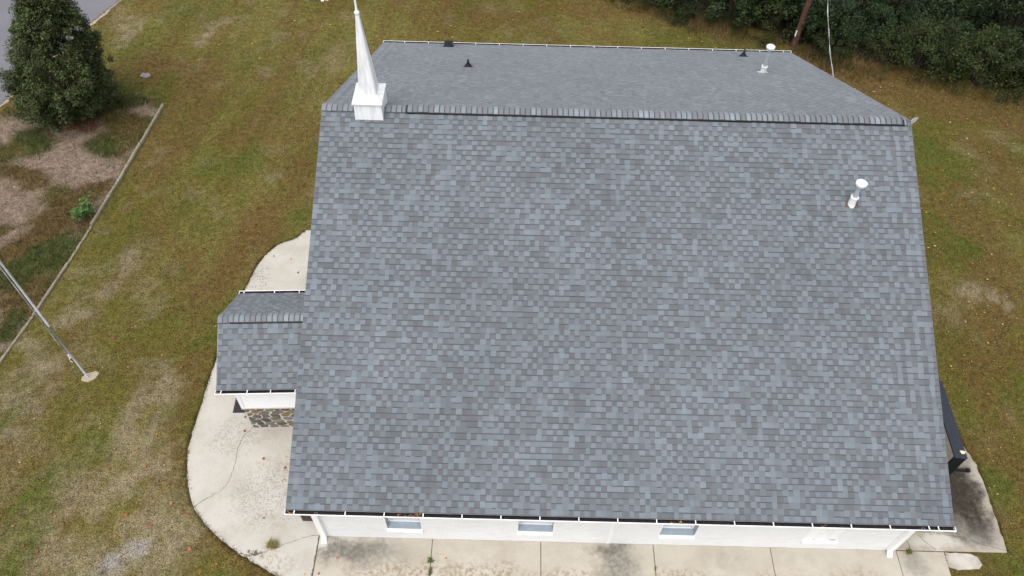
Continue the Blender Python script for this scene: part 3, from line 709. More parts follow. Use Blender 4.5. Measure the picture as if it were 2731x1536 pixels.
def ball_pts(mb, c, r, n=16, m=10, sz=1.0):
    vs = [(c[0]+r*math.sin(math.pi*i/m)*math.cos(2*math.pi*k/n), c[1]+r*math.sin(math.pi*i/m)*math.sin(2*math.pi*k/n), c[2]+r*sz*math.cos(math.pi*i/m)) for i in range(m+1) for k in range(n)]
    mb.poly(vs, [(i*n+k, (i+1)*n+k, (i+1)*n+(k+1) % n, i*n+(k+1) % n) for i in range(m) for k in range(n)])
mb = MB(); ball_pts(mb, (cx_, cy_, 9.575), .066); build(mb, 'ball', M['steeple'], steeple, smooth=True)
mb = MB(); mb.tube([(cx_, cy_, 9.60), (cx_, cy_, 9.72), (cx_, cy_, 10.5)], [.035, .028, .022], 10); mb.box((cx_-.16, cy_-.02, 10.22), (cx_+.16, cy_+.02, 10.27)); build(mb, 'finial', M['steeple'], steeple)

# ---- roof vents
def lathe(mb, c, prof, n=20):
    vs = [(c[0]+r*math.cos(2*math.pi*k/n), c[1]+r*math.sin(2*math.pi*k/n), c[2]+z) for (r, z) in prof for k in range(n)]
    mb.poly(vs, [(i*n+k, i*n+(k+1) % n, (i+1)*n+(k+1) % n, (i+1)*n+k) for i in range(len(prof)-1) for k in range(n)])
def flashing(mb, x, y, hx, up, dn, back=False):
    s = -1 if back else 1
    P = lambda xx, d: (xx, y+s*d*math.cos(TH), fz(y)+d*math.sin(TH)+.016)
    a = [P(x-hx, -dn), P(x+hx, -dn), P(x+hx, up), P(x-hx, up)]
    mb.poly(a+[(p[0], p[1], p[2]+.004) for p in a], [(4, 5, 6, 7), (0, 1, 5, 4), (1, 2, 6, 5), (2, 3, 7, 6), (3, 0, 4, 7)])
def flue(x, y, h, back, rust):
    z = fz(y); mb = MB(); lathe(mb, (x, y, z-.05), [(.062, 0), (.062, h)], 18)
    v = build(mb, 'flue_pipe', M['galv'], church, smooth=True)
    mb = MB(); lathe(mb, (x, y, z), [(.12, -.06), (.095, .03), (.088, .22), (.106, .225), (.106, .265), (.084, .275), (.064, .265)], 24); build(mb, 'collar', M['vent_white'], v)
    mb = MB(); lathe(mb, (x, y, z+h-.08), [(.07, 0), (.128, .0), (.128, .035), (.142, .036), (.142, .075), (.132, .080), (.128, .092), (.06, .108), (.001, .110)], 32); build(mb, 'flue_cap', M['vent_white'], v)
    mb = MB(); flashing(mb, x, y, .165, .06, .11, back); build(mb, 'flashing', M['rust'] if rust else M['white'], v)
flue(13.92, 7.22, .75, False, True)
flue(13.46, 15.01, 1.02, True, False)
def boot(x, y, back=True):
    z = fz(y); mb = MB(); flashing(mb, x, y, .15, .12, .10, back); b = build(mb, 'pipe_boot', M['rubber'], church)
    mb = MB(); lathe(mb, (x, y, z), [(.125, .0), (.10, .07), (.055, .12), (.05, .16)], 18); build(mb, 'boot_cone', M['rubber'], b, smooth=True)
    mb = MB(); lathe(mb, (x, y, z), [(.042, .1), (.042, .27), (.034, .27), (.034, .2), (.001, .2)], 16); build(mb, 'pipe', M['rubber'], b, smooth=True)
boot(3.53, 14.78); boot(13.58, 17.8)
mb = MB(); yv = 18.33; zv = fz(yv); Mv = Matrix.Translation((2.55, yv, zv)) @ Matrix.Rotation(-TH, 4, 'X')
mb.box((-.15, -.16, .014), (.15, .16, .20), M=Mv); mb.box((-.20, -.20, .012), (.20, .20, .022), M=Mv); build(mb, 'box_vent', M['rubber'], church)

# ---- porch (slightly turned, on the left end wall)
PX, PY, PT = -2.15, 3.448, .049
PDp, PHE, PHR, POV, POX = 1.583, 2.613, 3.61, .345, .252
MP = Matrix.Translation((PX, PY, 0)) @ Matrix.Rotation(PT, 4, 'Z')
plen = 2.72+POX; PTH = math.atan((PHR-PHE)/PDp); pw = 2*(PDp-POV)
mb = MB(); T = lambda p: MP @ Vector(p)
HSx, HST = 1.10, PHE-.05
for (pts) in ([(0, 0, -.02), (2.45, 0, -.02), (2.45, 0, HST), (0, 0, HST)], [(0, pw, -.02), (0, 0, -.02), (0, 0, HST), (0, pw/2, PHR-.12), (0, pw, HST)], [(2.45, pw, -.02), (0, pw, -.02), (0, pw, HST), (2.45, pw, HST)]): mb.face([T(p) for p in pts])
porch_wall = build(mb, 'porch_wall', M['mortar'], church)
# siding laps above the stone
mb = MB(); lap = .115; z = HSx+.03; k = 0
while z < HST:
    zt_ = min(z+lap, HST); mb.poly([T(p) for p in ((.06, -.034, z), (2.44, -.034, z), (2.44, -.014, zt_), (.06, -.014, zt_), (.06, -.006, z), (2.44, -.006, z))], [(0, 1, 2, 3), (4, 5, 1, 0)]); z += lap
tag(build(mb, 'porch_siding', M['siding'], church), kind='stuff')
mb = MB(); mb.box((-.035, -.045, HSx+.02), (.06, .03, HST), M=MP); build(mb, 'corner_trim', M['siding'], church)
mb = MB(); mb.box((-.04, -.05, HSx-.015), (2.44, .01, HSx+.028), M=MP); build(mb, 'stone_ledge', M['mortar'], church)
# field stones: cells cut between random centres, each shrunk to leave mortar
def cells(wd, ht, n, seed, asp=1.5):
    r = random.Random(seed); P = []
    tries = 0
    while len(P) < n and tries < 6000:
        tries += 1; q = (r.uniform(0, wd), r.uniform(0, ht))
        if all(math.hypot((q[0]-p[0])/asp, q[1]-p[1]) > .15 for p in P): P.append(q)
    out = []
    for i, p in enumerate(P):
        poly = [(0, 0), (wd, 0), (wd, ht), (0, ht)]
        for j, q in enumerate(P):
            if i == j: continue
            nx, ny = (q[0]-p[0])/asp**2, q[1]-p[1]; c = nx*(p[0]+q[0])/2+ny*(p[1]+q[1])/2; o = []
            for a, b in zip(poly, poly[1:]+poly[:1]):
                da, db = nx*a[0]+ny*a[1]-c, nx*b[0]+ny*b[1]-c
                if da <= 0: o.append(a)
                if da*db < 0: t = da/(da-db); o.append((a[0]+(b[0]-a[0])*t, a[1]+(b[1]-a[1])*t))
            poly = o
            if not poly: break
        if len(poly) < 3: continue
        cx, cy = sum(v[0] for v in poly)/len(poly), sum(v[1] for v in poly)/len(poly)
        sh = []
        for v in poly:
            d = math.hypot(v[0]-cx, v[1]-cy) or 1; t = max(.3, 1-.040/d*r.uniform(.6, 1.4)); sh.append((cx+(v[0]-cx)*t, cy+(v[1]-cy)*t))
        out.append(sh)
    return out
SC = [(.105, .096, .086), (.14, .13, .12), (.088, .078, .066), (.18, .17, .158), (.12, .10, .075), (.155, .138, .112), (.175, .135, .065)]
rr = random.Random(31)
for face in ('f', 'l'):
    wd = 2.45 if face == 'f' else pw
    for poly in cells(wd, HSx-.02, 62 if face == 'f' else 40, 5 if face == 'f' else 6):
        cx, cy = sum(v[0] for v in poly)/len(poly), sum(v[1] for v in poly)/len(poly)
        mb = MB(); c = rr.choice(SC); k = rr.uniform(.8, 1.2); mb.prism([(v[0]-cx, v[1]-cy) for v in poly], -.01, rr.uniform(.018, .035), tuple(a*k for a in c), bev=.008)
        Mr = (MP @ Matrix.Translation((cx, 0, cy)) @ Matrix.Rotation(R(90), 4, 'X')) if face == 'f' else (MP @ Matrix.Translation((0, pw-cx, cy)) @ Matrix.Rotation(R(-90), 4, 'Z') @ Matrix.Rotation(R(90), 4, 'X'))
        link('stone', mb.mesh('stone'), M['stone'], porch_wall, Mr)
# porch roof
mb = MB()
e0, e1, yr = -POV, pw+POV, pw/2
for (ya, s) in ((e0, 1), (e1, -1)):
    vs = [(-POX, ya, PHE-.03), (plen-POX, ya, PHE-.03), (plen-POX, yr, PHR-.03), (-POX, yr, PHR-.03), (-POX, ya, PHE-.001), (plen-POX, ya, PHE-.001), (plen-POX, yr, PHR-.001), (-POX, yr, PHR-.001)]
    fs = [(3, 2, 1, 0), (4, 5, 6, 7), (0, 1, 5, 4), (3, 0, 4, 7)]
    mb.poly([T(p) for p in vs], fs if s > 0 else [f[::-1] for f in fs])
proof = build(mb, 'porch_roof', plain('porch_deck_edge', (.11, .12, .14), .9, .1), church)
psl = PDp/math.cos(PTH)
lay_slope(proof, MP @ Matrix.Translation((-POX, e0, PHE)) @ Matrix.Rotation(PTH, 4, 'X'), plen, psl, 100, 5)
lay_slope(proof, MP @ Matrix.Translation((plen-POX, e1, PHE)) @ Matrix.Rotation(math.pi, 4, 'Z') @ Matrix.Rotation(PTH, 4, 'X'), plen, psl, 100, 6)
PC = [cap_mesh(50+i, .14, .143, .026, PTH) for i in range(6)]; PL = [cap_mesh(60+i, .14, .143, 0, PTH) for i in range(3)]
for k in range(int(plen/.143)):
    link('ridge_cap', rr.choice(PC if k > 1 else PL), None, proof, MP @ Matrix.Translation((-POX+k*.143, yr, PHR+.004)))
mb = MB()
for s in (-1, 1):
    t_ = math.tan(PTH); p = [(yr+s*.02, PHR+.008), (yr+s*.152, PHR-.152*t_+.012), (yr+s*.152, PHR-.152*t_+.042), (yr+s*.02, PHR+.034)]
    mb.poly([T((.07, q[0], q[1])) for q in p]+[T((plen-POX-.3, q[0], q[1])) for q in p], [(0, 1, 2, 3), (7, 6, 5, 4), (0, 4, 5, 1), (1, 5, 6, 2), (2, 6, 7, 3)])
build(mb, 'ridge_vent', M['black'], proof)
gutter(church, MP @ Matrix.Translation((-POX-.03, e0-.003, PHE-.028)), plen-.1, [.15, .82, 1.42, 2.05], [], [(.03, .14, 6)])
gutter(church, MP @ Matrix.Translation((plen-POX-.1, e1+.003, PHE-.028)) @ Matrix.Rotation(math.pi, 4, 'Z'), plen-.07, [plen-.07-.14, plen-.07-1.0, plen-.07-1.7])
for ya in (e0, e1):
    mb = MB(); s = 1 if ya == e0 else -1; a, b = sorted((ya+s*.0, ya))
    mb.box((-POX+.01, min(ya+s*.003, ya+s*.03), PHE-.17), (plen-.4, max(ya+s*.003, ya+s*.03), PHE-.035), M=MP); build(mb, 'porch_fascia', M['siding'], church)
mb = MB(); mb.box((-POX+.01, e0+.032, PHE-.19), (2.44, -.036, PHE-.172), M=MP)
build(mb, 'porch_soffit', M['siding'], church)
for (ya, yb) in ((e0, yr), (e1, yr)):
    mb = MB(); vs = [(-POX-.002, ya, PHE-.14), (-POX+.016, ya, PHE-.14), (-POX+.016, yb, PHR-.14), (-POX-.002, yb, PHR-.14), (-POX-.002, ya, PHE+.006), (-POX+.016, ya, PHE+.006), (-POX+.016, yb, PHR+.006), (-POX-.002, yb, PHR+.006)]
    mb.poly([T(p) for p in vs], [(3, 2, 1, 0), (4, 5, 6, 7), (0, 1, 5, 4), (1, 2, 6, 5), (2, 3, 7, 6), (3, 0, 4, 7)]); build(mb, 'rake_trim', M['trim'], church)
mb = MB(); mb.box((-.03, .75, .0), (-.004, 1.75, 2.1), M=MP); build(mb, 'porch_door', M['white'], church)

# ================================================================== THINGS ABOUT THE CHURCH
# doormat
mb = MB(); mb.prism([tuple((MP @ Vector(p))[:2]) for p in ((-.66, .46, 0), (-.02, .46, 0), (-.02, 1.6, 0), (-.66, 1.6, 0))], .0, .014, bev=.004)
o = build(mb, 'doormat', M['mat'], None, (-2.5, 4.4, .021)); o.location = (-2.5, 4.4, .021); o.data.transform(Matrix.Translation((0, 0, .021)))
tag(o, 'dark grey doormat on the concrete at the porch end', 'doormat')
# brown bin by the left end wall
bn = tag(empty('storage_box', (.02, .95, .021)), 'dark brown box standing against the left end wall behind the gutter corner', 'box')
mb = MB(); mb.prism([(-.20, .70), (.30, .70), (.30, 1.25), (-.20, 1.25)], .021, .50, bev=.01); build(mb, 'body', M['brown'], bn)
mb = MB(); mb.prism([(-.22, .68), (.305, .68), (.305, 1.27), (-.22, 1.27)], .502, .55, bev=.012); build(mb, 'lid', M['brown'], bn)
# portable sign on the side pad
sg = empty('portable_sign', (17.1, 3.4, .045))
tag(sg, 'thin black portable sign with slatted tan face standing beyond the right roof edge', 'sign')
MS = Matrix.Translation((16.93, 2.26, 0)) @ Matrix.Rotation(R(-2.5), 4, 'Z')
mb = MB(); mb.box((.004, .004, .33), (.306, 2.376, 1.48), M=MS); build(mb, 'case', M['sign_black'], sg)
mb = MB(); mb.box((-.006, -.006, 1.481), (.316, 2.386, 1.51), M=MS); build(mb, 'top_sheet', M['sign_top'], sg)
for i in range(9):
    z = .40+i*.118; mb = MB(); mb.poly([MS @ Vector(p) for p in ((-.002, .06, z), (-.002, 2.32, z), (-.014, 2.32, z+.012), (-.014, .06, z+.012), (-.004, .06, z+.112), (-.004, 2.32, z+.112))], [(1, 0, 3, 2), (3, 4, 5, 2)]); build(mb, 'slat', M['sign_face'], sg)
for yy in (.40, 1.95):
    mb = MB(); mb.box((-.85, yy-.035, .046), (1.12, yy+.035, .10), M=MS); mb.box((1.06, yy-.05, .046), (1.15, yy+.05, .13), M=MS); mb.box((.12, yy-.03, .10), (.19, yy+.03, .331), M=MS); build(mb, 'foot', M['sign_black'], sg)
for q in ((17.2, 2.42, 1.514),):
    mb = MB(); mb.prism([(q[0]-.10, q[1]+.04), (q[0]-.07, q[1]-.05), (q[0]+.01, q[1]-.05), (q[0]+.06, q[1]+.02), (q[0]-.03, q[1]+.05)], q[2], q[2]+.004); o = build(mb, 'paper_scrap', plain('cream_scrap', (.62, .55, .40), .8), None, q)
    tag(o, 'cream torn scrap lying on top of the black sign', 'scrap')
# satellite dish off the right ridge end
ds = empty('satellite_dish', (15.45, 9.6, 6.35)); tag(ds, 'small grey dish poking out past the right end of the ridge', 'dish')
mb = MB(); n = 28; Md = Matrix.Translation((15.90, 9.58, 6.66)) @ Matrix.Rotation(R(-38), 4, 'Z') @ Matrix.Rotation(R(-50), 4, 'Y')
rings = []
for i in range(5):
    r_ = .04+.13*i/4; rings.append([Md @ Vector((r_*.62*math.cos(2*math.pi*k/n), r_*1.05*math.sin(2*math.pi*k/n), .5*r_*r_)) for k in range(n)])
vs = [p for r_ in rings for p in r_]; fs = [(i*n+k, i*n+(k+1) % n, (i+1)*n+(k+1) % n, (i+1)*n+k) for i in range(4) for k in range(n)]+[tuple(range(n-1, -1, -1))]
mb.poly(vs, fs); build(mb, 'reflector', M['dish'], ds, smooth=True)
mb = MB(); mb.tube([tuple(p+Vector((0, 0, .002))) for p in rings[-1]+rings[-1][:1]], .006, 6); build(mb, 'rim', M['alum'], ds)
mb = MB(); mb.tube([(15.39, 9.5, 6.35), (15.75, 9.55, 6.40), tuple(Md @ Vector((0, 0, -.01)))], .016, 8); build(mb, 'arm', M['galv'], ds)
# flagpole
fp = empty('flagpole', (-7.44, 4.97, 0)); tag(fp, 'tall grey metal flagpole on a small concrete footing in the left lawn', 'flagpole')
mb = MB(); mb.prism(rough_edge([(-7.58, 4.82), (-7.34, 4.80), (-7.20, 4.94), (-7.12, 5.14), (-7.25, 5.17), (-7.48, 5.08), (-7.60, 4.95), (-7.58, 4.82)], .03)[:-1][::-1][::-1], -.02, .026, bev=.012)
build(mb, 'footing', mat_concrete('footing_concrete', (.36, .31, .24), []), fp)
mb = MB(); mb.tube([(-7.44, 4.97, .02), (-7.44, 4.97, 2.6)], [.029, .029], 14); mb.tube([(-7.44, 4.97, 2.6), (-7.44, 4.97, 9.0)], [.029, .026], 14); build(mb, 'shaft', M['flag'], fp, smooth=True)
mb = MB(); mb.tube([(-7.52, 4.95, 1.15), (-7.515, 4.95, 5), (-7.49, 4.96, 8.9)], .006, 6); mb.tube([(-7.505, 4.91, 1.15), (-7.50, 4.92, 5), (-7.48, 4.94, 8.9)], .006, 6); build(mb, 'halyard', M['cable'], fp)
mb = MB(); mb.box((-7.53, 4.945, 1.05), (-7.48, 4.97, 1.22)); mb.tube([(-7.52, 4.95, 1.08), (-7.56, 4.95, 1.0), (-7.57, 4.95, .9), (-7.53, 4.95, .85)], .010, 6); build(mb, 'cleat', M['white'], fp)
mb = MB(); ball_pts(mb, (-7.44, 4.97, 9.05), .07); build(mb, 'truck_ball', M['alum'], fp, smooth=True)
# utility pole and service cable
up = empty('utility_pole', (17.38, 22.9, 0)); tag(up, 'dark brown wooden utility pole behind the far right roof corner', 'utility pole')
mb = MB(); mb.tube([(17.38, 22.9, -.1), (17.38, 22.9, 9.0)], [.135, .10], 16); build(mb, 'shaft', M['pole_wood'], up, smooth=True)
mb = MB(); mb.box((17.22, 22.76, .62), (17.265, 22.80, .88)); build(mb, 'marker_plate', M['white'], up)
mb = MB(); mb.box((16.3, 22.72, 8.3), (18.46, 22.80, 8.42)); build(mb, 'crossarm', M['pole_wood'], up)
mb = MB(); a, b = Vector((15.72, 14.70, 4.36)), Vector((17.36, 22.78, 4.75)); pts = []
for i in range(25):
    t = i/24; p = a.lerp(b, t); p.z -= 4*.34*t*(1-t); pts.append(p)
mb.tube(pts, .010, 6); mb.tube([p+Vector((.02*math.sin(i*.9), 0, .02*math.cos(i*.9))) for i, p in enumerate(pts)], .008, 5)
o = build(mb, 'service_cable', M['cable'], None, a); tag(o, 'thin pale service cable running from the right roof edge to the wooden pole', 'cable')
# landscape timbers along the bed
ends = [(-8.98, 17.72), (-9.15, 15.35), (-9.33, 13.0), (-9.50, 11.05), (-9.67, 9.35), (-9.95, 7.1), (-10.33, 4.9)]
TL = ['weathered landscape timber at the far corner of the mulch bed', 'pale split landscape timber, second from the far corner of the bed', 'greyish landscape timber ending at the leafy green plant', 'half buried timber just in front of the leafy green plant', 'sunken grey timber beside the green weeds of the bed', 'overgrown timber nearest the bottom of the mulch bed, behind the flagpole']
rr = random.Random(77)
for i, (a, b) in enumerate(zip(ends[:-1], ends[1:])):
    mb = MB(); d = Vector((b[0]-a[0], b[1]-a[1], 0)); ln = d.length-.03; h = [.13, .135, .12, .05, .085, .07][i]; wd = [.050, .055, .052, .045, .045, .042][i]
    prof = [(-wd, 0), (-wd, h*.75), (-wd*.6, h), (wd*.6, h), (wd, h*.75), (wd, 0)]; k = 14; vs = []
    for j in range(k+1):
        s = rr.uniform(.8, 1.12)
        for (px_, pz) in prof: vs.append((px_*s+rr.uniform(-.004, .004), ln*j/k, pz*rr.uniform(.93, 1.03)))
    fs = [(j*6+q, j*6+q+1, (j+1)*6+q+1, (j+1)*6+q) for j in range(k) for q in range(5)]+[(0, 1, 2, 3, 4, 5), tuple(k*6+5-q for q in range(6))]
    mb.poly(vs, fs)
    o = link('landscape_timber', mb.mesh('landscape_timber'), M['timber'], None, Matrix.Translation((a[0], a[1], 0)) @ Matrix.Rotation(math.atan2(d.y, d.x)-math.pi/2+rr.uniform(-.012, .012), 4, 'Z'))
    tag(o, TL[i], 'timber', 'timbers edging the bed')
# flat lid in the lawn and pale stones at the top of the picture
mb = MB(); mb.prism(rough_edge([(-10.52, 19.55), (-10.2, 19.47), (-10.06, 19.65), (-10.2, 19.82), (-10.48, 19.78), (-10.52, 19.55)], .02)[:-1], -.02, .05, bev=.02)
o = build(mb, 'flat_stone', plain('grey_stone', (.21, .19, .18), .9, .3, 12, bump=.01), None, (-10.3, 19.65, 0)); tag(o, 'grey flat stone set in the lawn right of the tree', 'stone')
st = empty('tree_stump', (-4.2, 25.9, 0)); tag(st, 'low dark stump with pale stones at the top edge of the lawn', 'stump')
mb = MB(); lathe(mb, (-4.2, 25.95, 0), [(.42, -.02), (.30, .10), (.26, .28), (.20, .31), (.001, .30)], 14); build(mb, 'stump_base', M['bark'], st)
for (x, y, r_) in ((-4.65, 25.75, .13), (-3.75, 25.72, .12), (-3.95, 25.6, .08)):
    mb = MB(); ball_pts(mb, (x, y, r_*.4), r_, 9, 6, .7); build(mb, 'stone', M['white'], st)

# ================================================================== PLANTS
def leaf_cloud(name, clumps, per, size, cols, seed, mat='leaf', flat=.5):
    """clumps: list of (x,y,z,r,shade) -> one mesh of folded leaves"""
    rng = np.random.default_rng(seed); cl = np.array(clumps); n = len(cl)*per
    idx = np.repeat(np.arange(len(cl)), per)
    d = rng.normal(0, 1, (n, 3)); d /= np.linalg.norm(d, axis=1)[:, None]; d *= (rng.uniform(0, 1, n)**.45)[:, None]
    p = cl[idx, :3]+d*cl[idx, 3:4]
    nrm = d*.6+rng.normal(0, .55, (n, 3)); nrm[:, 2] = np.abs(nrm[:, 2])+flat; nrm /= np.linalg.norm(nrm, axis=1)[:, None]
    t = rng.normal(0, 1, (n, 3)); t -= (t*nrm).sum(1)[:, None]*nrm; t /= np.linalg.norm(t, axis=1)[:, None]
    b = np.cross(nrm, t); s = size*rng.uniform(.55, 1.3, n)[:, None]
    v = np.empty((n, 4, 3)); v[:, 0] = p-t*s; v[:, 1] = p+b*s*.48-nrm*s*.12; v[:, 2] = p+t*s*1.05-nrm*s*.15; v[:, 3] = p-b*s*.48-nrm*s*.12
    cs = np.array(cols)[rng.integers(0, len(cols), n)]*rng.uniform(.7, 1.35, n)[:, None]*cl[idx, 4:5]
    me = bpy.data.meshes.new(name); me.vertices.add(4*n); me.vertices.foreach_set('co', v.astype(np.float32).ravel())
    q = np.arange(n)*4; tri = np.stack([q, q+1, q+2, q, q+2, q+3], -1).astype(np.int32).ravel()
    me.loops.add(len(tri)); me.loops.foreach_set('vertex_index', tri)
    me.polygons.add(2*n); me.polygons.foreach_set('loop_start', np.arange(0, 6*n, 3, dtype=np.int32))
    at = me.color_attributes.new('tint', 'FLOAT_COLOR', 'POINT')
    at.data.foreach_set('color', np.repeat(np.hstack([cs, np.ones((n, 1))]), 4, 0).astype(np.float32).ravel())
    me.update(); me.validate(); me.materials.append(M[mat]); return me
def limbs(mb, base, h, r0, tips, seed):
    r = random.Random(seed); top = Vector((base[0], base[1], base[2]+h))
    mb.tube([base, (base[0]+.03, base[1], base[2]+h*.5), tuple(top)], [r0, r0*.7, r0*.25], 9)
    for t in tips:
        z = min(max(base[2]+.12*h, t[2]-.5*math.hypot(t[0]-base[0], t[1]-base[1])), base[2]+h*.9)
        mb.tube([(base[0], base[1], z), ((base[0]+t[0])/2, (base[1]+t[1])/2, z+(t[2]-z)*.4), (t[0], t[1], t[2])], [r0*.35, r0*.22, r0*.07], 6, cap=False)
# the big tree at the upper left
TB = (-12.3, 17.2, 0)
tree = empty('pear_tree', TB); tag(tree, 'dense dark green pyramidal tree beside the road at the upper left', 'tree')
rng = np.random.default_rng(21); cl = []
def prof_r(z): return np.interp(z, [.2, 1.0, 2.0, 3.0, 4.0, 5.0, 6.0, 7.3], [1.3, 1.78, 1.85, 1.5, 1.08, .76, .5, .1])
while len(cl) < 900:
    z = rng.uniform(.3, 7.3); rm = prof_r(z)
    if rng.random() > rm/2.1: continue
    a = rng.uniform(0, 6.283); lob = 1+.14*math.sin(3*a+z*1.7)+.10*math.sin(7*a-z*2.3)
    rr_ = rm*lob*(rng.uniform(.25, 1)**.4)*rng.uniform(.85, 1.04)
    cl.append((TB[0]+.22*(z-1)+rr_*math.cos(a), TB[1]+rr_*math.sin(a), z+rng.normal(0, .1), rng.uniform(.13, .32), rng.uniform(.6, 1.35)))
for _ in range(50):
    z = rng.uniform(.6, 4.5); a = rng.uniform(0, 6.283); rr_ = prof_r(z)*rng.uniform(.94, 1.05)
    cl.append((TB[0]+.22*(z-1)+rr_*math.cos(a), TB[1]+rr_*math.sin(a), z+.1, rng.uniform(.10, .2), rng.uniform(1, 1.4)))
GC = [(.036, .054, .015), (.028, .044, .013), (.048, .068, .017), (.040, .050, .018), (.085, .115, .026), (.060, .085, .022), (.055, .048, .018)]
link('crown', leaf_cloud('crown', cl, 105, .047, GC, 22), None, tree)
mb = MB(); limbs(mb, TB, 6.8, .14, [c[:3] for c in cl[::22]], 3); build(mb, 'trunk', M['bark'], tree)

# shrubs of the wood's edge: eight kinds, many individuals
def shrub_variant(i):
    rng = np.random.default_rng(300+i); h = [1.1, 1.6, 2.2, 2.8, 1.4, 2.0, 3.4, .9][i]; rad = [1.0, 1.15, 1.2, 1.35, 1.25, 1.1, 1.5, .85][i]
    cl = []; n = int(34+22*h)
    for _ in range(n):
        z = h*rng.uniform(.08, 1)**.75; rm = rad*math.sqrt(max(.03, 1-(z/h*.95)**2.2)); a = rng.uniform(0, 6.283); r_ = rm*rng.uniform(.2, 1.1)**.6*(1+.2*math.sin(3*a+i))
        cl.append((r_*math.cos(a), r_*math.sin(a), z, rng.uniform(.14, .34), rng.uniform(.65, 1.3)))
    base = [[(.030, .046, .016), (.024, .038, .015)], [(.036, .050, .014), (.05, .062, .016), (.028, .04, .013)], [(.022, .038, .017), (.03, .05, .02)], [(.02, .032, .014), (.028, .042, .014)], [(.040, .056, .016), (.032, .048, .015), (.055, .066, .017)], [(.026, .046, .022), (.034, .056, .024)], [(.018, .029, .012), (.026, .038, .014)], [(.042, .058, .018), (.050, .056, .018), (.034, .048, .015)]][i]
    base = [(c[0]*.82, c[1]*.86, c[2]*.60) for c in base]
    me = leaf_cloud('foliage', cl, 84, [.042, .038, .048, .045, .034, .052, .046, .034][i], base, 320+i)
    mb = MB(); r = random.Random(i)
    for c in cl[::7]: mb.tube([(r.uniform(-.1, .1), r.uniform(-.1, .1), -.05), (c[0]*.5, c[1]*.5, c[2]*.6), c[:3]], [.022, .014, .005], 5, cap=False)
    st_ = mb.mesh('stems'); st_.materials.append(M['bark']); return me, st_
SV = [shrub_variant(i) for i in range(8)]
rr = random.Random(55)
ORD = 'first second third fourth fifth sixth seventh eighth ninth tenth eleventh twelfth thirteenth fourteenth fifteenth sixteenth seventeenth eighteenth nineteenth twentieth'.split()
ROWN = ['front fringe', 'second row', 'third row', 'fourth row', 'fifth row', 'sixth row', 'rearmost row']
KIND = ['low rounded dark shrub', 'bushy mid green shrub', 'upright blue green sapling', 'tall dark young tree', 'yellowish bramble clump', 'pale feathery shrub', 'tallest very dark young tree', 'low olive weedy clump']
def shrub(i, x, y, s=1.0, label=None, grp=True):
    e = empty('shrub', (x, y, 0)); e.rotation_euler = (0, 0, 0)
    Mt = Matrix.Translation((x, y, 0)) @ Matrix.Rotation(rr.uniform(0, 6.28), 4, 'Z') @ Matrix.Diagonal((s*rr.uniform(.9, 1.1), s*rr.uniform(.9, 1.1), s*rr.uniform(.9, 1.1), 1))
    link('foliage', SV[i][0], None, e, Mt); link('stems', SV[i][1], None, e, Mt)
    tag(e, label, 'shrub', 'shrubs and saplings of the wood edge')
wxs = [p[0] for p in WOODS]; wys = [p[1] for p in WOODS]
wood_y = lambda x: float(np.interp(x, wxs, wys))
placed = 0
for row, (off, kinds, sp) in enumerate([(.15, (7, 0, 4, 1, 7), 1.15), (.9, (0, 1, 4, 5, 2), 1.3), (1.9, (1, 2, 5, 2), 1.4), (3.1, (2, 3, 5, 3, 1), 1.5), (4.5, (3, 6, 2, 3), 1.7), (6.2, (6, 3), 2.0), (8.2, (6, 3), 2.3)]):
    x = 9.0+rr.uniform(0, 1); pos_ = 0
    while x < (31.5 if row < 5 else 33):
        y = wood_y(x)+off+rr.uniform(-.45, .5)
        if rr.random() > (.22 if row < 2 else .05) and pos_ < 20 and y < 31 and math.hypot(x-17.38, y-22.9) > .55 and not (abs(x-(17.4+(y-22.9)*.28)) < .3 and y < 22.9):
            ki = rr.choice(kinds); shrub(ki, x, y, rr.uniform(.6, 1.4), '%s in the wood, %s from the left in its %s' % (KIND[ki], ORD[pos_], ROWN[row])); pos_ += 1; placed += 1
        x += sp*rr.uniform(.75, 1.3)
# forest floor under the wood
mb = MB()
for (a, b) in zip(WOODS[:-1], WOODS[1:]): mb.face([(a[0], a[1]+.25, .012), (b[0], b[1]+.25, .012), (b[0]+4, b[1]+24, .012), (a[0]+4, a[1]+24, .012)])
tag(build(mb, 'forest_floor', M['floor']), kind='structure')
# tall dry grass between lawn and wood
rng = np.random.default_rng(91); tx = rng.uniform(9, 31, 9000); ty = np.interp(tx, wxs, wys)+rng.normal(-.15, .5, 9000)
kp = fbm(tx, ty, .9, 131) > .45; tx, ty = tx[kp], ty[kp]
def dryc(x, y): m = sstep(fbm(x, y, 1.4, 133), .4, .6)[..., None]; return np.array((.075, .072, .022))*(1-m)+np.array((.17, .115, .05))*m
tag(blades('tall_dry_grass', tx, ty, .12, .45, .010, dryc, 92, 3, .05, lean=.9), 'tall dry grass fringe between the lawn and the wood', 'grass', kind='stuff')

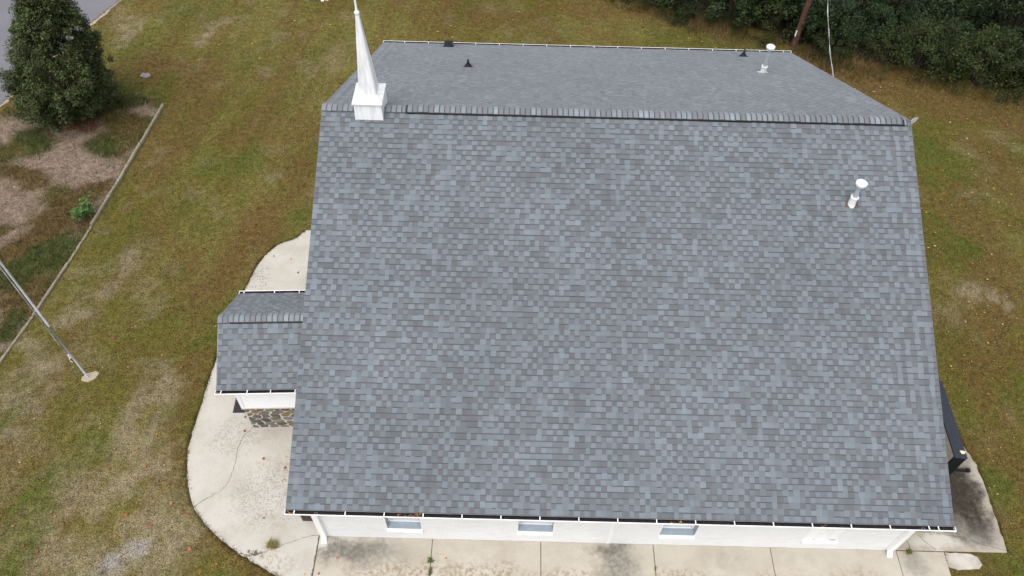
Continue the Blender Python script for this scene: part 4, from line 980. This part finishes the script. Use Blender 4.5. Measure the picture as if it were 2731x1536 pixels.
# broad-leaved plant by the timbers
pl = empty('pokeweed_plant', (-9.85, 11.5, 0)); tag(pl, 'bright green broad leaved plant leaning over the landscape timbers', 'plant')
rr = random.Random(9); lm = []
for v in range(3):
    mb = MB(); ln, wd = .17, .045
    mid = [(0, 0, 0), (ln*.35, 0, .012), (ln*.7, 0, .0), (ln, 0, -.03)]; wdt = [.006, wd, wd*.8, .002]
    for s in (-1, 1):
        for k in range(3): 
            q = [(mid[k][0], 0, mid[k][2]), (mid[k+1][0], 0, mid[k+1][2]), (mid[k+1][0], s*wdt[k+1], mid[k+1][2]+.015), (mid[k][0], s*wdt[k], mid[k][2]+.012)]
            mb.face(q if s > 0 else q[::-1], [(.075, .15, .035), (.09, .17, .045), (.06, .125, .03)][v])
    me = mb.mesh('leaf'); me.materials.append(M['leaf']); lm.append(me)
mb = MB(); spots = []
for k in range(15):
    a = rr.uniform(0, 6.28); r_ = rr.uniform(.12, .5); tip = Vector((-9.85+r_*math.cos(a), 11.5+r_*math.sin(a), rr.uniform(.3, .75)))
    mb.tube([(-9.85, 11.5, 0), ((-9.85+tip.x)/2, (11.5+tip.y)/2, tip.z*.7), tuple(tip)], [.014, .010, .005], 6, cap=False)
    for j in range(7): spots.append((Vector((-9.85, 11.5, 0)).lerp(tip, rr.uniform(.55, 1.0))+Vector((0, 0, .08*rr.random())), rr.uniform(0, 6.28)))
build(mb, 'stem', plain('plant_stem', (.10, .13, .04), .7), pl)
for (p, a) in spots: link('leaf', rr.choice(lm), None, pl, Matrix.Translation(p) @ Matrix.Rotation(a, 4, 'Z') @ Matrix.Rotation(rr.uniform(-.3, .5), 4, 'Y') @ Matrix.Scale(rr.uniform(.7, 1.25), 4))
# weeds growing from the concrete
def tuft(name, label, cat, x, y, z, n, h, spread, c0, c1, seed, wd=.006, lean=1.4, str_=(1, 1)):
    r = random.Random(seed); mb = MB()
    for _ in range(n):
        a = r.uniform(0, 6.28); d = spread*r.random()**.7; bx_, by_ = x+d*math.cos(r.uniform(0, 6.28))*str_[0], y+d*math.sin(r.uniform(0, 6.28))*str_[1]
        hh = h*r.uniform(.5, 1); ln = hh*r.uniform(.5, lean); t = r.random(); c = tuple(p*(1-t)+q*t for p, q in zip(c0, c1)); w_ = wd*r.uniform(.6, 1.3)
        px_, py_ = -math.sin(a)*w_, math.cos(a)*w_; m_ = (bx_+math.cos(a)*ln*.45, by_+math.sin(a)*ln*.45, z+hh*.8)
        mb.face([(bx_-px_, by_-py_, z), (bx_+px_, by_+py_, z), (m_[0]+px_, m_[1]+py_, m_[2]), (m_[0]-px_, m_[1]-py_, m_[2])], c)
        mb.face([(m_[0]-px_, m_[1]-py_, m_[2]), (m_[0]+px_, m_[1]+py_, m_[2]), (bx_+math.cos(a)*ln, by_+math.sin(a)*ln, z+hh*.75)], c)
    return tag(build(mb, name, M['blade'], None, (x, y, z)), label, cat)
tuft('grass_tuft', 'straw and green grass tuft growing from the crack left of the front wall', 'grass tuft', -.86, .02, .02, 170, .16, .12, (.30, .23, .09), (.17, .17, .05), 1, str_=(1.2, .7))
tuft('grass_tuft', 'thin dry grass strip trailing along the crack towards the lawn edge', 'grass tuft', -1.28, -.22, .02, 70, .07, .20, (.22, .17, .09), (.14, .13, .05), 2, str_=(1.3, .5))
tuft('joint_weed', 'bright green weed in the walk joint below the first window', 'weed', 3.27, -.27, .02, 46, .09, .06, (.07, .13, .02), (.11, .16, .03), 3, .012)
tuft('joint_weed', 'green weeds lower in the same walk joint at the picture edge', 'weed', 3.28, -.55, .02, 50, .06, .10, (.07, .12, .02), (.12, .14, .04), 4, .008, str_=(.25, 1.4))
tuft('joint_weed', 'tiny weeds in the walk joint below the third window', 'weed', 9.04, -.33, .02, 16, .05, .05, (.10, .13, .03), (.14, .14, .05), 5, .006, str_=(.3, 1))
tuft('joint_weed', 'small yellow green weed where the front walk meets the side pad', 'weed', 15.72, .26, .02, 40, .09, .05, (.10, .16, .03), (.15, .17, .03), 6, .011)

# ================================================================== FALLEN LEAVES
def maple(seed):
    r = random.Random(seed); mb = MB(); pts = []; n = 10
    for k in range(n):
        a = 2*math.pi*k/n; rad = (1.0 if k % 2 == 0 else .62)*r.uniform(.55, 1.1); pts.append((rad*math.cos(a), rad*math.sin(a), r.uniform(.0, .35)))
    for k in range(n): mb.face([(0, 0, .12), pts[k], pts[(k+1) % n]])
    return mb.mesh('fallen_leaf')
LEAFC = dict(red=[(.25, .065, .045), (.30, .10, .06), (.19, .055, .04)], orange=[(.38, .15, .06), (.34, .17, .08), (.28, .11, .05)], yellow=[(.46, .34, .06), (.48, .39, .14), (.38, .27, .05)], tan=[(.38, .30, .18), (.33, .23, .14)])
LM = {}
for nme, cs in LEAFC.items():
    n_ = NT('fallen_leaf_'+nme); oi = n_.t.nodes.new('ShaderNodeObjectInfo')
    mt = n_.end(n_.mix(oi.outputs['Random'], cs[0], cs[-1]), .8, .15)
    LM[nme] = []
    for i in range(3): me = maple(5+i*11+len(nme)*3); me.materials.append(mt); LM[nme].append(me)
rr = random.Random(404)
def leaf(x, y, z, kind, s, label, group):
    o = link('fallen_leaf', rr.choice(LM[kind]), None, None, Matrix.Translation((x, y, z)) @ Euler((rr.uniform(-.3, .3), rr.uniform(-.3, .3), rr.uniform(0, 6.28))).to_matrix().to_4x4() @ Matrix.Scale(s*.84, 4))
    tag(o, label, 'leaf', group)
LF = [[-7.13, 6.37], [-5.12, 6.35], [-4.84, 6.14], [-5.28, 5.93], [-6.29, 10.03], [-7.39, 9.43], [-3.43, 0.85], [-3.12, 0.58], [-3.26, 0.81], [-3.28, 0.18], [-2.96, -0.13], [-4.16, 0.48], [-3.8, 1.09], [-4.9, 0.74], [-7.51, 5.3], [-5.44, 5.8], [-4.83, 2.13], [-4.99, 0.16], [-2.53, -0.7], [-2.18, -0.49], [-6.88, 0.76], [-6.74, 0.65], [-7.25, -0.16], [-6.83, -0.3], [-6.4, -0.75], [-5.83, 2.64], [-5.79, 2.04], [-7.72, 0.36], [-5.22, 2.66], [-4.8, 3.11]]
for i, (x, y) in enumerate(LF):
    k = rr.choice(['red', 'orange', 'orange']); leaf(x, y, .045, k, rr.uniform(.05, .085), '%s fallen maple leaf lying on the lawn left of the landing' % k, '%s leaves on the left lawn' % k)
for _ in range(55):
    x, y = rr.uniform(-9, -3), rr.uniform(-.9, 8)
    if inpoly(np.array([x]), np.array([y]), PADP)[0] or inpoly(np.array([x]), np.array([y]), BEDP)[0]: continue
    k = rr.choice(['red', 'orange', 'orange', 'tan']); leaf(x, y, .04, k, rr.uniform(.025, .05), '%s fallen maple leaf lying on the lawn left of the landing' % k, '%s leaves on the left lawn' % k)
PLF = [(-1.62, 2.46, 'red', .075), (-1.01, 2.53, 'yellow', .05), (-.96, 2.2, 'red', .07), (-.91, 1.85, 'orange', .05), (-1.24, .76, 'red', .05), (-.82, .0, 'red', .045), (-1.95, 9.21, 'red', .06), (-2.43, 3.75, 'red', .06), (-2.34, 3.30, 'red', .065), (-2.62, 4.0, 'red', .05), (-2.3, 9.8, 'orange', .05), (-2.9, 9.9, 'red', .05)]
for (x, y, k, s) in PLF: leaf(x, y, .026, k, s, '%s fallen leaf lying on the pale concrete landing' % k, '%s leaves on the landing' % k)
for (x, y, k, s, lb) in ((.88, -.25, 'orange', .06, 'orange red leaf on the walk below the left downspout'), (3.66, -.19, 'orange', .045, 'brownish leaf on the walk right of the green joint weed'), (.11, -.69, 'yellow', .05, 'yellow leaf at the bottom edge left of the walk joint'), (.46, -.66, 'red', .05, 'red leaf at the bottom edge on the first walk slab'), (3.05, -.55, 'orange', .05, 'orange leaf left of the joint weed at the picture bottom'), (18.03, 3.2, 'yellow', .08, 'yellow leaf on the side pad by the sign foot')):
    leaf(x, y, .027 if x < 17 else .055, k, s, lb, None)
for _ in range(120):
    x = rr.uniform(16.5, 28); y = rr.uniform(-.3, 20.5)
    if y > wood_y(x)-.1 or inpoly(np.array([x]), np.array([y]), SIDE)[0] or x > 18.5+(y+.3)*.42: continue
    k = rr.choice(['yellow', 'tan', 'yellow', 'tan', 'orange']); leaf(x, y, .045, k, rr.uniform(.035, .075), '%s fallen leaf lying on the lawn right of the church' % k, '%s leaves on the right lawn' % k)
for _ in range(70):
    x = rr.uniform(-8, 17); y = rr.uniform(20, 26)
    if y > wood_y(x)-.1 or (y < 22.3 and x > 0): continue
    k = rr.choice(['yellow', 'tan', 'yellow']); leaf(x, y, .045, k, rr.uniform(.035, .07), '%s fallen leaf lying on the lawn behind the church' % k, '%s leaves on the rear lawn' % k)
# small crumbs of leaf litter nobody could count
mb = MB(); r2 = random.Random(66)
def crumb(x, y, s, c):
    a = r2.uniform(0, 6.28); mb.face([(x+s*math.cos(a+q*1.57)*(1 if q % 2 else .6), y+s*math.sin(a+q*1.57)*(1 if q % 2 else .6), .042+r2.uniform(0, .02)) for q in range(4)], c)
for _ in range(1500):
    x = r2.uniform(10, 30); y = wood_y(x)-abs(r2.gauss(0, 1.6))
    crumb(x, y, r2.uniform(.012, .032), r2.choice([(.34, .24, .11), (.25, .15, .07), (.42, .33, .12), (.20, .11, .06)]))
for _ in range(1000):
    x, y = r2.uniform(16, 27), r2.uniform(0, 20)
    if y < wood_y(x) and not inpoly(np.array([x]), np.array([y]), SIDE)[0]: crumb(x, y, r2.uniform(.012, .026), r2.choice([(.46, .40, .22), (.34, .24, .12), (.52, .42, .10), (.5, .44, .2)]))
for _ in range(450):
    x, y = r2.uniform(-12, 12), r2.uniform(18.5, 26); crumb(x, y, r2.uniform(.012, .025), r2.choice([(.42, .36, .16), (.30, .2, .1)]))
tag(build(mb, 'leaf_crumbs', M['dry_leaf']), 'small scattered crumbs of dry leaves over the rear and right lawn', 'leaf litter', kind='stuff')
